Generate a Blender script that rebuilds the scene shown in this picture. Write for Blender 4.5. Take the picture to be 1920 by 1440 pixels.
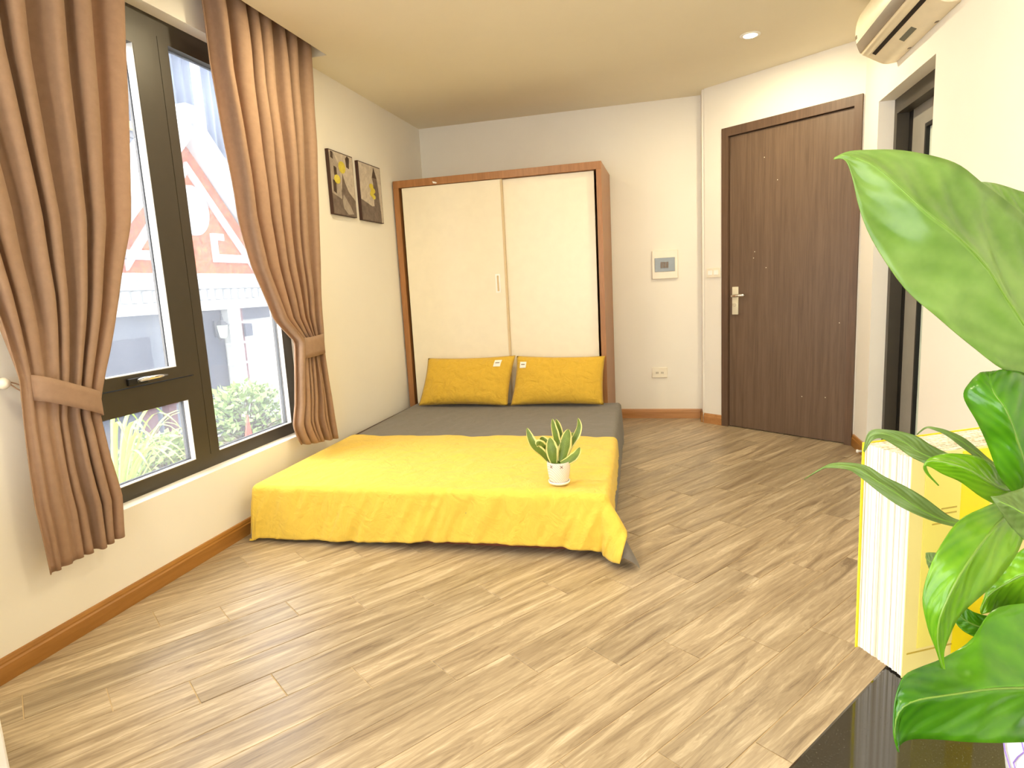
import bpy, bmesh, math, random
from mathutils import Vector, Matrix, noise
random.seed(7)
for o in list(bpy.data.objects):
    bpy.data.objects.remove(o)
scene = bpy.context.scene
COL = scene.collection
PI = math.pi

# ------------------------------------------------------------ camera
CAM = Vector((2.1346, 0.0, 1.196))
RGT = Vector((0.9685, 0.2436, -0.0517))
UPV = Vector((0.0115, 0.1639, 0.9864))
FWD = Vector((-0.2488, 0.9559, -0.1559))
FPX = 1174.58
cd = bpy.data.cameras.new('camera')
cam = bpy.data.objects.new('camera', cd)
COL.objects.link(cam)
rot = Matrix((RGT, UPV, -FWD)).transposed().to_4x4()
cam.matrix_world = Matrix.Translation(CAM) @ rot
cd.sensor_fit = 'HORIZONTAL'
cd.sensor_width = 36.0
cd.lens = FPX / 1920 * 36
cd.clip_start = 0.02
scene.camera = cam

# ------------------------------------------------------------ world, exposure
world = bpy.data.worlds.new('overcast_sky')
scene.world = world
world.use_nodes = True
bg = world.node_tree.nodes['Background']
bg.inputs[0].default_value = (0.965, 0.978, 1.0, 1)
bg.inputs[1].default_value = 4.9
vs = scene.view_settings
vs.view_transform = 'Standard'
vs.look = 'None'
vs.exposure = 0.70
vs.gamma = 1.0
vs.use_curve_mapping = False
LAMP_W = 12.0

# ------------------------------------------------------------ helpers
def at(x, y, d):
    """point at distance d along the viewing axis on the line of sight (x, y)"""
    return CAM + d * (FWD + RGT * ((x - 960) / FPX) + UPV * (-(y - 720) / FPX))

def tag(o, label=None, cat=None, group=None, kind=None):
    if label: o['label'] = label
    if cat: o['category'] = cat
    if group: o['group'] = group
    if kind: o['kind'] = kind
    return o

def thing(name, loc, label=None, cat=None, group=None, kind=None):
    o = bpy.data.objects.new(name, None)
    o.empty_display_size = 0.05
    COL.objects.link(o)
    o.location = loc
    return tag(o, label, cat, group, kind)

class MB:
    def __init__(self, M=None):
        self.v = []; self.f = []; self.uv = {}; self.M = M
    def p(self, co):
        co = Vector(co)
        if self.M is not None: co = self.M @ co
        self.v.append(co); return len(self.v) - 1
    def face(self, *ids): self.f.append(tuple(ids))
    def box(self, a, b, ch=0.0):
        x0, y0, z0 = a; x1, y1, z1 = b
        if ch <= 0:
            i = [self.p(c) for c in ((x0,y0,z0),(x1,y0,z0),(x1,y1,z0),(x0,y1,z0),(x0,y0,z1),(x1,y0,z1),(x1,y1,z1),(x0,y1,z1))]
            for q in ((3,2,1,0),(4,5,6,7),(0,1,5,4),(1,2,6,5),(2,3,7,6),(3,0,4,7)):
                self.f.append(tuple(i[k] for k in q))
            return self
        bm = bmesh.new()
        r = bmesh.ops.create_cube(bm, size=1)
        for v in bm.verts:
            v.co = Vector(((x0+x1)/2 + v.co.x*(x1-x0), (y0+y1)/2 + v.co.y*(y1-y0), (z0+z1)/2 + v.co.z*(z1-z0)))
        bmesh.ops.bevel(bm, geom=list(bm.edges), offset=ch, segments=2, profile=0.5, affect='EDGES')
        base = len(self.v)
        for v in bm.verts: self.p(v.co)
        bm.verts.index_update()
        for f in bm.faces: self.f.append(tuple(base + v.index for v in f.verts))
        bm.free()
        return self
    def prism(self, poly, fn):
        """poly: list of 2D; fn(p2, k) -> 3D for k in 0,1"""
        n = len(poly)
        a = [self.p(fn(q, 0)) for q in poly]; b = [self.p(fn(q, 1)) for q in poly]
        self.f.append(tuple(reversed(a))); self.f.append(tuple(b))
        for k in range(n): self.f.append((a[k], a[(k+1) % n], b[(k+1) % n], b[k]))
        return self
    def grid(self, nu, nv, fn, closed_u=False, uv=True):
        ids = []
        for j in range(nv + 1):
            row = []
            for i in range(nu + (0 if closed_u else 1)):
                k = self.p(fn(i / nu, j / nv)); row.append(k)
                if uv: self.uv[k] = (i / nu, j / nv)
            ids.append(row)
        m = len(ids[0])
        for j in range(nv):
            for i in range(nu):
                i2 = (i + 1) % m
                self.f.append((ids[j][i], ids[j][i2], ids[j+1][i2], ids[j+1][i]))
        return ids
    def tube(self, pts, r, n=8, cap=True):
        pts = [Vector(q) for q in pts]
        rs = r if isinstance(r, (list, tuple)) else [r] * len(pts)
        rings = []
        prev = None
        for k, q in enumerate(pts):
            t = (pts[min(k+1, len(pts)-1)] - pts[max(k-1, 0)]).normalized()
            if prev is None:
                a = Vector((0, 0, 1)) if abs(t.z) < 0.9 else Vector((1, 0, 0))
                u = t.cross(a).normalized()
            else:
                u = (prev - t * prev.dot(t)).normalized()
            prev = u; w = t.cross(u)
            rings.append([self.p(q + rs[k] * (math.cos(2*PI*i/n) * u + math.sin(2*PI*i/n) * w)) for i in range(n)])
        for k in range(len(pts) - 1):
            for i in range(n):
                self.f.append((rings[k][i], rings[k][(i+1) % n], rings[k+1][(i+1) % n], rings[k+1][i]))
        if cap:
            self.f.append(tuple(reversed(rings[0]))); self.f.append(tuple(rings[-1]))
        return self
    def lathe(self, prof, c=(0, 0, 0), n=32, axis='z', cap=True):
        rings = []
        for r, z in prof:
            ring = []
            for i in range(n):
                a = 2*PI*i/n
                if axis == 'z': co = (c[0] + r*math.cos(a), c[1] + r*math.sin(a), c[2] + z)
                elif axis == 'x': co = (c[0] + z, c[1] + r*math.cos(a), c[2] + r*math.sin(a))
                else: co = (c[0] + r*math.cos(a), c[1] + z, c[2] + r*math.sin(a))
                ring.append(self.p(co))
            rings.append(ring)
        for k in range(len(prof) - 1):
            for i in range(n):
                self.f.append((rings[k][i], rings[k][(i+1) % n], rings[k+1][(i+1) % n], rings[k+1][i]))
        if cap and prof[0][0] > 1e-5: self.f.append(tuple(reversed(rings[0])))
        if cap and prof[-1][0] > 1e-5: self.f.append(tuple(rings[-1]))
        return self
    def build(self, name, mat, parent=None, smooth=False, loc=None, fix=True):
        me = bpy.data.meshes.new(name)
        off = Vector((0, 0, 0))
        if parent is not None:
            off = world_loc(parent)
        if loc is not None: off = Vector(loc)
        me.from_pydata([v - off for v in self.v], [], self.f)
        if self.uv:
            ul = me.uv_layers.new(name='UVMap')
            for l in me.loops:
                ul.data[l.index].uv = self.uv.get(l.vertex_index, (0, 0))
        if fix:
            bm = bmesh.new(); bm.from_mesh(me)
            bmesh.ops.recalc_face_normals(bm, faces=bm.faces)
            bm.to_mesh(me); bm.free()
        me.materials.append(mat)
        if smooth:
            for q in me.polygons: q.use_smooth = True
        o = bpy.data.objects.new(name, me)
        COL.objects.link(o)
        if parent is not None:
            o.parent = parent
            o.location = off - world_loc(parent)
        else:
            o.location = off
        return o

def world_loc(o):
    l = Vector(o.location)
    while o.parent is not None:
        o = o.parent; l = l + Vector(o.location)
    return l

def sharp(o, ang=40):
    me = o.data
    me.set_sharp_from_angle(angle=math.radians(ang))
    return o

def mod_solid(o, th, offset=0):
    m = o.modifiers.new('thickness', 'SOLIDIFY'); m.thickness = th; m.offset = offset
    return o

def crom(P, t):
    """Catmull-Rom through list of tuples, t in 0..1"""
    n = len(P) - 1
    s = min(max(t, 0), 1) * n
    i = min(int(s), n - 1); u = s - i
    a = P[max(i-1, 0)]; b = P[i]; c = P[i+1]; d = P[min(i+2, n)]
    return [0.5*(2*b[k] + (c[k]-a[k])*u + (2*a[k]-5*b[k]+4*c[k]-d[k])*u*u + (3*b[k]-a[k]-3*c[k]+d[k])*u*u*u) for k in range(len(b))]

def lut(tab, x):
    """piecewise linear table [(x, y..)] increasing x"""
    if x <= tab[0][0]: return tab[0][1]
    for a, b in zip(tab, tab[1:]):
        if x <= b[0]:
            t = (x - a[0]) / (b[0] - a[0])
            return a[1] + (b[1] - a[1]) * t
    return tab[-1][1]

def nz(x, y=0, z=0): return noise.noise(Vector((x, y, z)))

# ------------------------------------------------------------ materials
def srgb(r, g, b):
    f = lambda c: (c/255/12.92) if c/255 <= 0.04045 else ((c/255 + 0.055)/1.055)**2.4
    return (f(r), f(g), f(b), 1)

class Mat:
    def __init__(self, name, col=(0.8, 0.8, 0.8, 1), rough=0.5, metal=0.0, spec=0.5, emit=None, estr=0):
        self.m = bpy.data.materials.new(name); self.m.use_nodes = True
        self.t = self.m.node_tree; self.n = self.t.nodes
        self.b = self.n['Principled BSDF']; self.out = self.n['Material Output']
        self.b.inputs['Base Color'].default_value = col
        self.b.inputs['Roughness'].default_value = rough
        self.b.inputs['Metallic'].default_value = metal
        self.b.inputs['Specular IOR Level'].default_value = spec
        if emit:
            self.b.inputs['Emission Color'].default_value = emit
            self.b.inputs['Emission Strength'].default_value = estr
    def node(self, kind, **kw):
        nd = self.n.new(kind)
        for k, v in kw.items():
            if k in nd.inputs: nd.inputs[k].default_value = v
            else: setattr(nd, k, v)
        return nd
    def link(self, a, b): self.t.links.new(a, b); return self
    def coord(self, scale=(1, 1, 1), kind='Object', rot=(0, 0, 0)):
        tc = self.node('ShaderNodeTexCoord'); mp = self.node('ShaderNodeMapping')
        mp.inputs['Scale'].default_value = scale; mp.inputs['Rotation'].default_value = rot
        self.link(tc.outputs[kind], mp.inputs['Vector'])
        return mp.outputs['Vector']
    def noise(self, vec, scale=5, detail=4, rough=0.5, dist=0):
        nd = self.node('ShaderNodeTexNoise')
        nd.inputs['Scale'].default_value = scale; nd.inputs['Detail'].default_value = detail
        nd.inputs['Roughness'].default_value = rough; nd.inputs['Distortion'].default_value = dist
        self.link(vec, nd.inputs['Vector'])
        return nd.outputs['Fac']
    def ramp(self, fac, stops):
        r = self.node('ShaderNodeValToRGB')
        el = r.color_ramp.elements
        while len(el) < len(stops): el.new(0.5)
        for e, (pos, c) in zip(el, stops): e.position = pos; e.color = c
        self.link(fac, r.inputs['Fac'])
        return r.outputs['Color']
    def base(self, col): self.link(col, self.b.inputs['Base Color']); return self
    def bump(self, h, strength=0.2, dist=0.01):
        b = self.node('ShaderNodeBump')
        b.inputs['Strength'].default_value = strength; b.inputs['Distance'].default_value = dist
        self.link(h, b.inputs['Height'])
        self.link(b.outputs['Normal'], self.b.inputs['Normal'])
        return self
    def math(self, op, a, b=None):
        m = self.node('ShaderNodeMath', operation=op)
        for k, x in enumerate((a, b)):
            if x is None: continue
            if isinstance(x, (int, float)): m.inputs[k].default_value = x
            else: self.link(x, m.inputs[k])
        return m.outputs[0]
    def mix(self, fac, a, b, blend='MIX'):
        m = self.node('ShaderNodeMix', data_type='RGBA', blend_type=blend)
        for k, x in ((0, fac), (6, a), (7, b)):
            if isinstance(x, (int, float)): m.inputs[k].default_value = x
            elif isinstance(x, tuple): m.inputs[k].default_value = x
            else: self.link(x, m.inputs[k])
        return m.outputs[2]

def plain(name, rgb, rough=0.5, metal=0, spec=0.5, var=0.06, scale=14, bump=0.0, bscale=300):
    M = Mat(name, srgb(*rgb), rough, metal, spec)
    c = srgb(*rgb)
    v = M.coord()
    n = M.noise(v, scale, 4)
    lo = tuple(x*(1-var) for x in c[:3]) + (1,); hi = tuple(min(1, x*(1+var)) for x in c[:3]) + (1,)
    M.base(M.ramp(n, [(0.3, lo), (0.7, hi)]))
    if bump > 0: M.bump(M.noise(v, bscale, 3), bump, 0.002)
    return M.m

def wood(name, dark, light, rough=0.45, stretch=(1, 1, 0.06), scale=26, spec=0.5, bump=0.08):
    M = Mat(name, srgb(*light), rough, 0, spec)
    v = M.coord(stretch)
    n = M.noise(v, scale, 6, 0.6, 0.6)
    n2 = M.noise(v, scale * 5, 3, 0.6)
    f = M.math('ADD', M.math('MULTIPLY', n, 0.75), M.math('MULTIPLY', n2, 0.25))
    M.base(M.ramp(f, [(0.33, srgb(*dark)), (0.67, srgb(*light))]))
    M.bump(f, bump, 0.003)
    return M.m

def cloth(name, rgb, rough=0.9, var=0.08, transl=0.0, weave=900, wr=0.25, wscale=9):
    M = Mat(name, srgb(*rgb), rough, 0, 0.15)
    v = M.coord()
    c = srgb(*rgb)
    n = M.noise(v, 35, 5, 0.6)
    lo = tuple(x*(1-var) for x in c[:3]) + (1,); hi = tuple(min(1, x*(1+var)) for x in c[:3]) + (1,)
    col = M.ramp(n, [(0.3, lo), (0.7, hi)])
    M.base(col)
    M.b.inputs['Sheen Weight'].default_value = 0.15
    wv = M.noise(v, weave, 2)
    wrn = M.noise(v, wscale, 5, 0.55, 0.8)
    h = M.math('ADD', M.math('MULTIPLY', wv, 0.03), wrn)
    M.bump(h, wr, 0.03)
    if transl > 0:
        tr = M.node('ShaderNodeBsdfTranslucent'); M.link(col, tr.inputs['Color'])
        mx = M.node('ShaderNodeMixShader'); mx.inputs[0].default_value = transl
        M.link(M.b.outputs[0], mx.inputs[1]); M.link(tr.outputs[0], mx.inputs[2])
        M.link(mx.outputs[0], M.out.inputs['Surface'])
    return M.m

MT = {}
def wallpaint(name, rgb):
    M = Mat(name, srgb(*rgb), 0.75, 0, 0.25)
    v = M.coord()
    n = M.noise(v, 1.5, 4, 0.6)
    c = srgb(*rgb)
    M.base(M.ramp(n, [(0.3, tuple(x*0.965 for x in c[:3]) + (1,)), (0.7, c)]))
    M.bump(M.noise(v, 220, 3), 0.05, 0.002)
    return M.m
MT['wall'] = wallpaint('off_white_wall_paint', (242, 237, 225))
MT['ceil'] = wallpaint('ceiling_paint', (238, 229, 205))
MT['ext'] = wallpaint('exterior_render', (200, 200, 198))

def tile_mat():
    M = Mat('wood_look_tile', (0.4, 0.3, 0.2, 1), 0.33, 0, 0.5)
    oi = M.node('ShaderNodeObjectInfo')
    tc = M.node('ShaderNodeTexCoord')
    off = M.node('ShaderNodeVectorMath', operation='SCALE'); off.inputs[0].default_value = (37.0, 11.0, 23.0)
    M.link(oi.outputs['Random'], off.inputs['Scale'])
    add = M.node('ShaderNodeVectorMath', operation='ADD')
    M.link(tc.outputs['Object'], add.inputs[0]); M.link(off.outputs[0], add.inputs[1])
    mp = M.node('ShaderNodeMapping'); mp.inputs['Scale'].default_value = (1.1, 13, 1)
    M.link(add.outputs[0], mp.inputs['Vector'])
    v = mp.outputs['Vector']
    n1 = M.noise(v, 1.6, 5, 0.55, 1.3)
    n2 = M.noise(v, 9, 4, 0.65, 0.5)
    f = M.math('ADD', M.math('MULTIPLY', n1, 0.72), M.math('MULTIPLY', n2, 0.28))
    rings = M.math('SINE', M.math('MULTIPLY', n1, 75.0))
    f = M.math('ADD', M.math('MULTIPLY', M.math('SUBTRACT', f, 0.5), 1.25), M.math('ADD', M.math('MULTIPLY', rings, 0.035), 0.5))
    col = M.ramp(f, [(0.28, srgb(126, 107, 84)), (0.44, srgb(158, 139, 112)), (0.56, srgb(176, 157, 128)), (0.72, srgb(208, 191, 162))])
    hv = M.node('ShaderNodeHueSaturation')
    vr = M.node('ShaderNodeMapRange'); vr.inputs['To Min'].default_value = 0.86; vr.inputs['To Max'].default_value = 1.08
    M.link(oi.outputs['Random'], vr.inputs['Value']); M.link(vr.outputs[0], hv.inputs['Value'])
    M.link(col, hv.inputs['Color'])
    M.base(hv.outputs['Color'])
    M.bump(n2, 0.05, 0.002)
    rr = M.node('ShaderNodeMapRange'); rr.inputs['To Min'].default_value = 0.26; rr.inputs['To Max'].default_value = 0.42
    M.link(n1, rr.inputs['Value']); M.link(rr.outputs[0], M.b.inputs['Roughness'])
    return M.m
MT['tile'] = tile_mat()
MT['grout'] = plain('tile_grout', (196, 172, 134), 0.85)
MT['skirt'] = wood('skirting_wood', (146, 98, 40), (172, 120, 58), 0.35, (1, 0.08, 1), 30)
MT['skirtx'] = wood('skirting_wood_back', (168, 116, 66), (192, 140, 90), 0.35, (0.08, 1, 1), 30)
MT['door'] = wood('dark_door_laminate', (94, 75, 60), (118, 96, 78), 0.42, (1, 1, 0.04), 40, 0.4)
MT['doorframe'] = wood('dark_door_frame', (88, 68, 54), (110, 86, 68), 0.42, (1, 1, 0.05), 40, 0.4)
MT['alu'] = plain('bronze_aluminium', (70, 64, 54), 0.42, 0.25, 0.5, 0.04)
MT['alud'] = plain('dark_aluminium', (34, 31, 28), 0.4, 0.3, 0.5, 0.04)
MT['alug'] = plain('grey_aluminium', (150, 146, 136), 0.45, 0.2, 0.5, 0.04)
MT['rubber'] = plain('black_gasket', (14, 13, 12), 0.6)
MT['chrome'] = plain('polished_steel', (225, 222, 214), 0.16, 0.9, 0.5, 0.02)
MT['plate'] = plain('cream_lock_plate', (232, 226, 200), 0.35, 0.2, 0.5, 0.03)
MT['plastic'] = plain('cream_plastic', (240, 232, 212), 0.35, 0, 0.5, 0.02)
MT['plasticw'] = plain('white_plastic', (246, 244, 238), 0.3, 0, 0.5, 0.02)
MT['ac'] = plain('aged_ac_plastic', (238, 226, 196), 0.4, 0, 0.5, 0.04)
MT['acdark'] = plain('taupe_plastic', (118, 104, 88), 0.45)
MT['black'] = plain('black_slot', (20, 12, 10), 0.6)
MT['smoke'] = plain('smoked_plastic_window', (116, 120, 106), 0.15)
MT['wardwood'] = wood('wardrobe_wood', (146, 97, 52), (174, 121, 72), 0.4, (1, 1, 0.08), 34)
MT['lam'] = plain('cream_laminate', (240, 230, 206), 0.32, 0, 0.5, 0.02)
MT['lamedge'] = plain('beige_edge_strip', (214, 190, 150), 0.4, 0, 0.5, 0.03)
MT['curtain'] = cloth('tan_curtain_cloth', (192, 160, 132), 0.9, 0.05, 0.45, 1200, 0.06, 14)
MT['yellow'] = cloth('mustard_blanket_cloth', (232, 198, 82), 0.85, 0.04, 0.0, 900, 0.55, 10)
MT['pillow'] = cloth('mustard_pillow_cloth', (214, 174, 62), 0.85, 0.04, 0.0, 900, 0.7, 12)
MT['grey'] = cloth('charcoal_sheet_cloth', (118, 112, 104), 0.9, 0.05, 0.0, 900, 0.25, 8)
MT['redwood'] = wood('reddish_bed_board', (120, 58, 34), (152, 82, 50), 0.45, (0.08, 1, 1), 30)
MT['whitecloth'] = cloth('white_cloth', (240, 238, 232), 0.9, 0.03)
MT['canvasedge'] = plain('dark_canvas_edge', (60, 34, 24), 0.6)
MT['granite'] = None
def granite():
    M = Mat('black_granite', (0.012, 0.011, 0.010, 1), 0.07, 0, 1.0)
    v = M.coord()
    n = M.noise(v, 900, 2, 0.5)
    M.base(M.ramp(n, [(0.55, (0.010, 0.009, 0.008, 1)), (0.75, (0.06, 0.055, 0.045, 1))]))
    return M.m
MT['granite'] = granite()
MT['cabinet'] = plain('white_cabinet_laminate', (240, 238, 234), 0.35, 0, 0.5, 0.02)

def glass(name, haze=0.10, tint=(1, 1, 1, 1)):
    M = Mat(name)
    n = M.n
    tr = M.node('ShaderNodeBsdfTransparent'); tr.inputs[0].default_value = tint
    gl = M.node('ShaderNodeBsdfGlossy'); gl.inputs['Roughness'].default_value = 0.02
    tl = M.node('ShaderNodeBsdfTranslucent'); tl.inputs[0].default_value = (0.9, 0.93, 1, 1)
    lw_ = M.node('ShaderNodeLayerWeight'); lw_.inputs['Blend'].default_value = 0.5
    fro = M.math('ADD', M.math('MULTIPLY', M.math('POWER', lw_.outputs['Facing'], 5.0), 0.5), 0.03)
    v = M.coord()
    hz = M.node('ShaderNodeMapRange'); hz.inputs['To Min'].default_value = haze*0.6; hz.inputs['To Max'].default_value = haze*1.4
    M.link(M.noise(v, 3, 6, 0.6, 0.5), hz.inputs['Value'])
    m1 = M.node('ShaderNodeMixShader'); M.link(hz.outputs[0], m1.inputs[0])
    M.link(tr.outputs[0], m1.inputs[1]); M.link(tl.outputs[0], m1.inputs[2])
    m2 = M.node('ShaderNodeMixShader'); M.link(fro, m2.inputs[0])
    M.link(m1.outputs[0], m2.inputs[1]); M.link(gl.outputs[0], m2.inputs[2])
    M.link(m2.outputs[0], M.out.inputs['Surface'])
    n.remove(M.b)
    return M.m
MT['glass'] = glass('dusty_window_glass', 0.055)
MT['clear'] = glass('clear_window_glass', 0.02)
MT['frost'] = plain('frosted_glass', (206, 218, 204), 0.5)

# ------------------------------------------------------------ room dimensions
D = 5.424            # far wall
H = 2.587            # ceiling
RX = 3.318           # right wall
YN = -1.5            # wall behind the camera
WY0, WY1, WZ0, WZ1 = 1.84, 3.305, 0.388, 2.452       # window opening
DA = Vector((2.517, 5.161, 0)); DB = Vector((3.311, 4.570, 0))
DD = (DB - DA).normalized(); DN = Vector((DD.y, -DD.x, 0))      # into the room
if DN.y > 0: DN = -DN
MDOOR = Matrix(((DD.x, DN.x, 0, DA.x), (DD.y, DN.y, 0, DA.y), (0, 0, 1, 0), (0, 0, 0, 1)))   # local: s, n (room side +), z
SW0 = -0.1605        # door wall starts here
SW1 = 1.005          # door wall ends here

def struct(name, mb, mat, label=None, smooth=False):
    o = mb.build(name, mat, smooth=smooth)
    o['kind'] = 'structure'
    if label: o['label'] = label
    return o

# ------------------------------------------------------------ floor with tiles
flo = struct('floor', MB().box((-0.02, YN, -0.12), (RX + 0.02, D + 0.02, -0.0025)), MT['grout'], 'wood-look plank tile floor laid diagonally')
TH = math.radians(53.6)
U2 = Vector((math.cos(TH), math.sin(TH))); V2 = Vector((math.sin(TH), -math.cos(TH)))
def clip(poly, n, c):          # keep n.p <= c
    out = []
    for k in range(len(poly)):
        a, b = poly[k], poly[(k+1) % len(poly)]
        da, db = n.dot(a) - c, n.dot(b) - c
        if da <= 0: out.append(a)
        if (da < 0 < db) or (db < 0 < da): out.append(a + (b - a) * (da / (da - db)))
    return out
dn2 = Vector((-DN.x, -DN.y)); dc = dn2.dot(Vector((DA.x, DA.y))) + 0.10
PL = [(Vector((-1, 0)), 0.0), (Vector((1, 0)), RX), (Vector((0, 1)), D), (Vector((0, -1)), -YN), (dn2, dc)]
TL, TW, TS, GAP = 0.834, 0.15, 0.2085, 0.0016
mtile = None
tile_cache = {}
for k in range(-24, 34):
    v0 = -0.394 + TW * k
    for j in range(-8, 10):
        u0 = 1.585 + TS * k + TL * j
        full = [U2 * u + V2 * v for u, v in ((u0+GAP, v0+GAP), (u0+TL-GAP, v0+GAP), (u0+TL-GAP, v0+TW-GAP), (u0+GAP, v0+TW-GAP))]
        poly = full
        for n, c in PL:
            poly = clip(poly, n, c)
            if len(poly) < 3: break
        if len(poly) < 3: continue
        area = abs(sum(poly[i].x*poly[(i+1) % len(poly)].y - poly[(i+1) % len(poly)].x*poly[i].y for i in range(len(poly)))) / 2
        if area < 0.0006: continue
        org = U2 * (u0 + TL/2) + V2 * (v0 + TW/2)
        def loc2(q): return ((q - org).dot(U2), (q - org).dot(-V2))
        whole = area > TL*TW*0.96
        if whole and 'full' in tile_cache: me = tile_cache['full']
        else:
            L = [loc2(q) for q in poly]
            cx = sum(q[0] for q in L)/len(L); cy = sum(q[1] for q in L)/len(L)
            me = bpy.data.meshes.new('tile')
            n = len(L); ch = 0.0012
            def inset(q):
                dx, dy = cx - q[0], cy - q[1]
                return (q[0] + (ch if dx > 0 else -ch), q[1] + (ch if dy > 0 else -ch), 0.0)
            vv = [(q[0], q[1], -0.010) for q in L] + [(q[0], q[1], -0.0008) for q in L] + [inset(q) for q in L]
            ff = [tuple(range(2*n, 3*n))]
            for i in range(n):
                i2 = (i+1) % n
                ff += [(i, i2, n+i2, n+i), (n+i, n+i2, 2*n+i2, 2*n+i)]
            me.from_pydata(vv, [], ff)
            bm = bmesh.new(); bm.from_mesh(me); bmesh.ops.recalc_face_normals(bm, faces=bm.faces); 
            if sum(f.normal.z*f.calc_area() for f in bm.faces) < 0: bmesh.ops.reverse_faces(bm, faces=bm.faces)
            bm.to_mesh(me); bm.free()
            me.materials.append(MT['tile'])
            if whole: tile_cache['full'] = me
        o = bpy.data.objects.new('tile', me); COL.objects.link(o)
        o.parent = flo
        o.location = (org.x, org.y, random.uniform(-0.0004, 0.0))
        o.rotation_euler = (0, 0, TH)

# ------------------------------------------------------------ walls and ceiling
T = 0.2
def wall_hole_x(x0, x1, ya, yb, y0, y1, z0, z1, top):
    m = MB()
    m.box((x0, ya, 0), (x1, y0, top)); m.box((x0, y1, 0), (x1, yb, top))
    if z0 > 0: m.box((x0, y0, 0), (x1, y1, z0))
    m.box((x0, y0, z1), (x1, y1, top))
    return m
W3 = (-1.35, 1.0, 0.388, 2.452)
wlm = wall_hole_x(-T, 0, 1.2, D + T, WY0, WY1, WZ0, WZ1, 2.80)
wlm2 = wall_hole_x(-T, 0, YN - T, 1.2, W3[0], W3[1], W3[2], W3[3], 2.80)
b0_ = len(wlm.v); wlm.v += wlm2.v; wlm.f += [tuple(i + b0_ for i in f) for f in wlm2.f]
struct('wall_left', wlm, MT['wall'], 'off-white window wall')
struct('wall_back', MB().box((-T, D, 0), (2.60, D + T, 2.80)), MT['wall'], 'off-white wall behind the wardrobe')
# angled wall with the brown door (door hole 0..0.99)
dw = MB(MDOOR)
dw.box((SW0, -0.12, 0), (0.004, 0, 2.80)); dw.box((0.986, -0.12, 0), (SW1, 0, 2.80)); dw.box((0.004, -0.12, 2.256), (0.986, 0, 2.80))
struct('wall_door', dw, MT['wall'], 'angled off-white wall around the brown door')
P0 = MDOOR @ Vector((SW0, 0, 0))
struct('wall_return', MB().box((2.372, P0.y + 0.02, 0), (2.372 + 0.10, D + 0.01, 2.80)), MT['wall'], 'narrow return between far wall and door wall')
OY0, OY1, OZ = 3.46, 4.288, 2.14
struct('wall_right', wall_hole_x(RX, RX + 0.085, YN - T, 4.60, OY0, OY1, 0, OZ, 2.80), MT['wall'], 'off-white right wall with recessed doorway')
# wall behind the camera with an added window opening for daylight
NW = (0.7, 2.7, 0.5, 2.3)
nb = MB()
nb.box((-T, YN - T, 0), (NW[0], YN, 2.80)); nb.box((NW[1], YN - T, 0), (RX + 0.085, YN, 2.80))
nb.box((NW[0], YN - T, 0), (NW[1], YN, NW[2])); nb.box((NW[0], YN - T, NW[3]), (NW[1], YN, 2.80))
struct('wall_near', nb, MT['wall'], 'wall behind the camera')
# unseen room behind the recessed doorway, closed in to block sky light
bb = MB()
bb.box((RX + 1.3, 3.0, 0), (RX + 1.4, 5.2, 2.5)); bb.box((RX + 0.09, 2.9, 0), (RX + 1.4, 3.0, 2.5)); bb.box((RX + 0.09, 5.2, 0), (RX + 1.4, 5.3, 2.5))
bb.box((RX + 0.09, 2.9, 2.5), (RX + 1.4, 5.3, 2.6)); bb.box((RX + 0.09, 2.9, -0.12), (RX + 1.4, 5.3, 0.0))
struct('wall_sky_block', bb, MT['wall'], 'unseen walls beyond the doorway, added to block sky light')
PX, PY = 0.183, 3.578
cb = MB()
cb.box((PX, YN - T, H), (RX + 0.09, D + T, 2.82)); cb.box((-T, PY, H), (PX, D + T, 2.82)); cb.box((-T, YN - T, 2.74), (PX, PY, 2.82))
struct('ceiling', cb, MT['ceil'], 'cream ceiling with a curtain recess')

# ------------------------------------------------------------ baseboards
def skirt(name, a, b, nrm, mat):
    a = Vector(a); b = Vector(b); n = Vector(nrm)
    prof = [(0, 0), (0.016, 0), (0.016, 0.056), (0.012, 0.062), (0.012, 0.068), (0.008, 0.078), (0, 0.080)]
    m = MB()
    m.prism(prof, lambda q, k: (a if k == 0 else b) + n * q[0] + Vector((0, 0, q[1])))
    return struct(name, m, mat)
skirt('baseboard_left', (0, YN, 0), (0, D, 0), (1, 0, 0), MT['skirt'])
skirt('baseboard_back', (1.66, D, 0), (2.372, D, 0), (0, -1, 0), MT['skirtx'])
skirt('baseboard_return', (2.372, D, 0), (2.372, P0.y + 0.01, 0), (-1, 0, 0), MT['skirt'])
skirt('baseboard_door', MDOOR @ Vector((SW0 - 0.005, 0, 0)), MDOOR @ Vector((-0.001, 0, 0)), DN, MT['skirtx'])
skirt('baseboard_right', (RX, 4.565, 0), (RX, OY1, 0), (-1, 0, 0), MT['skirt'])
skirt('baseboard_near', (RX, OY0, 0), (RX, YN, 0), (-1, 0, 0), MT['skirt'])

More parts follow.
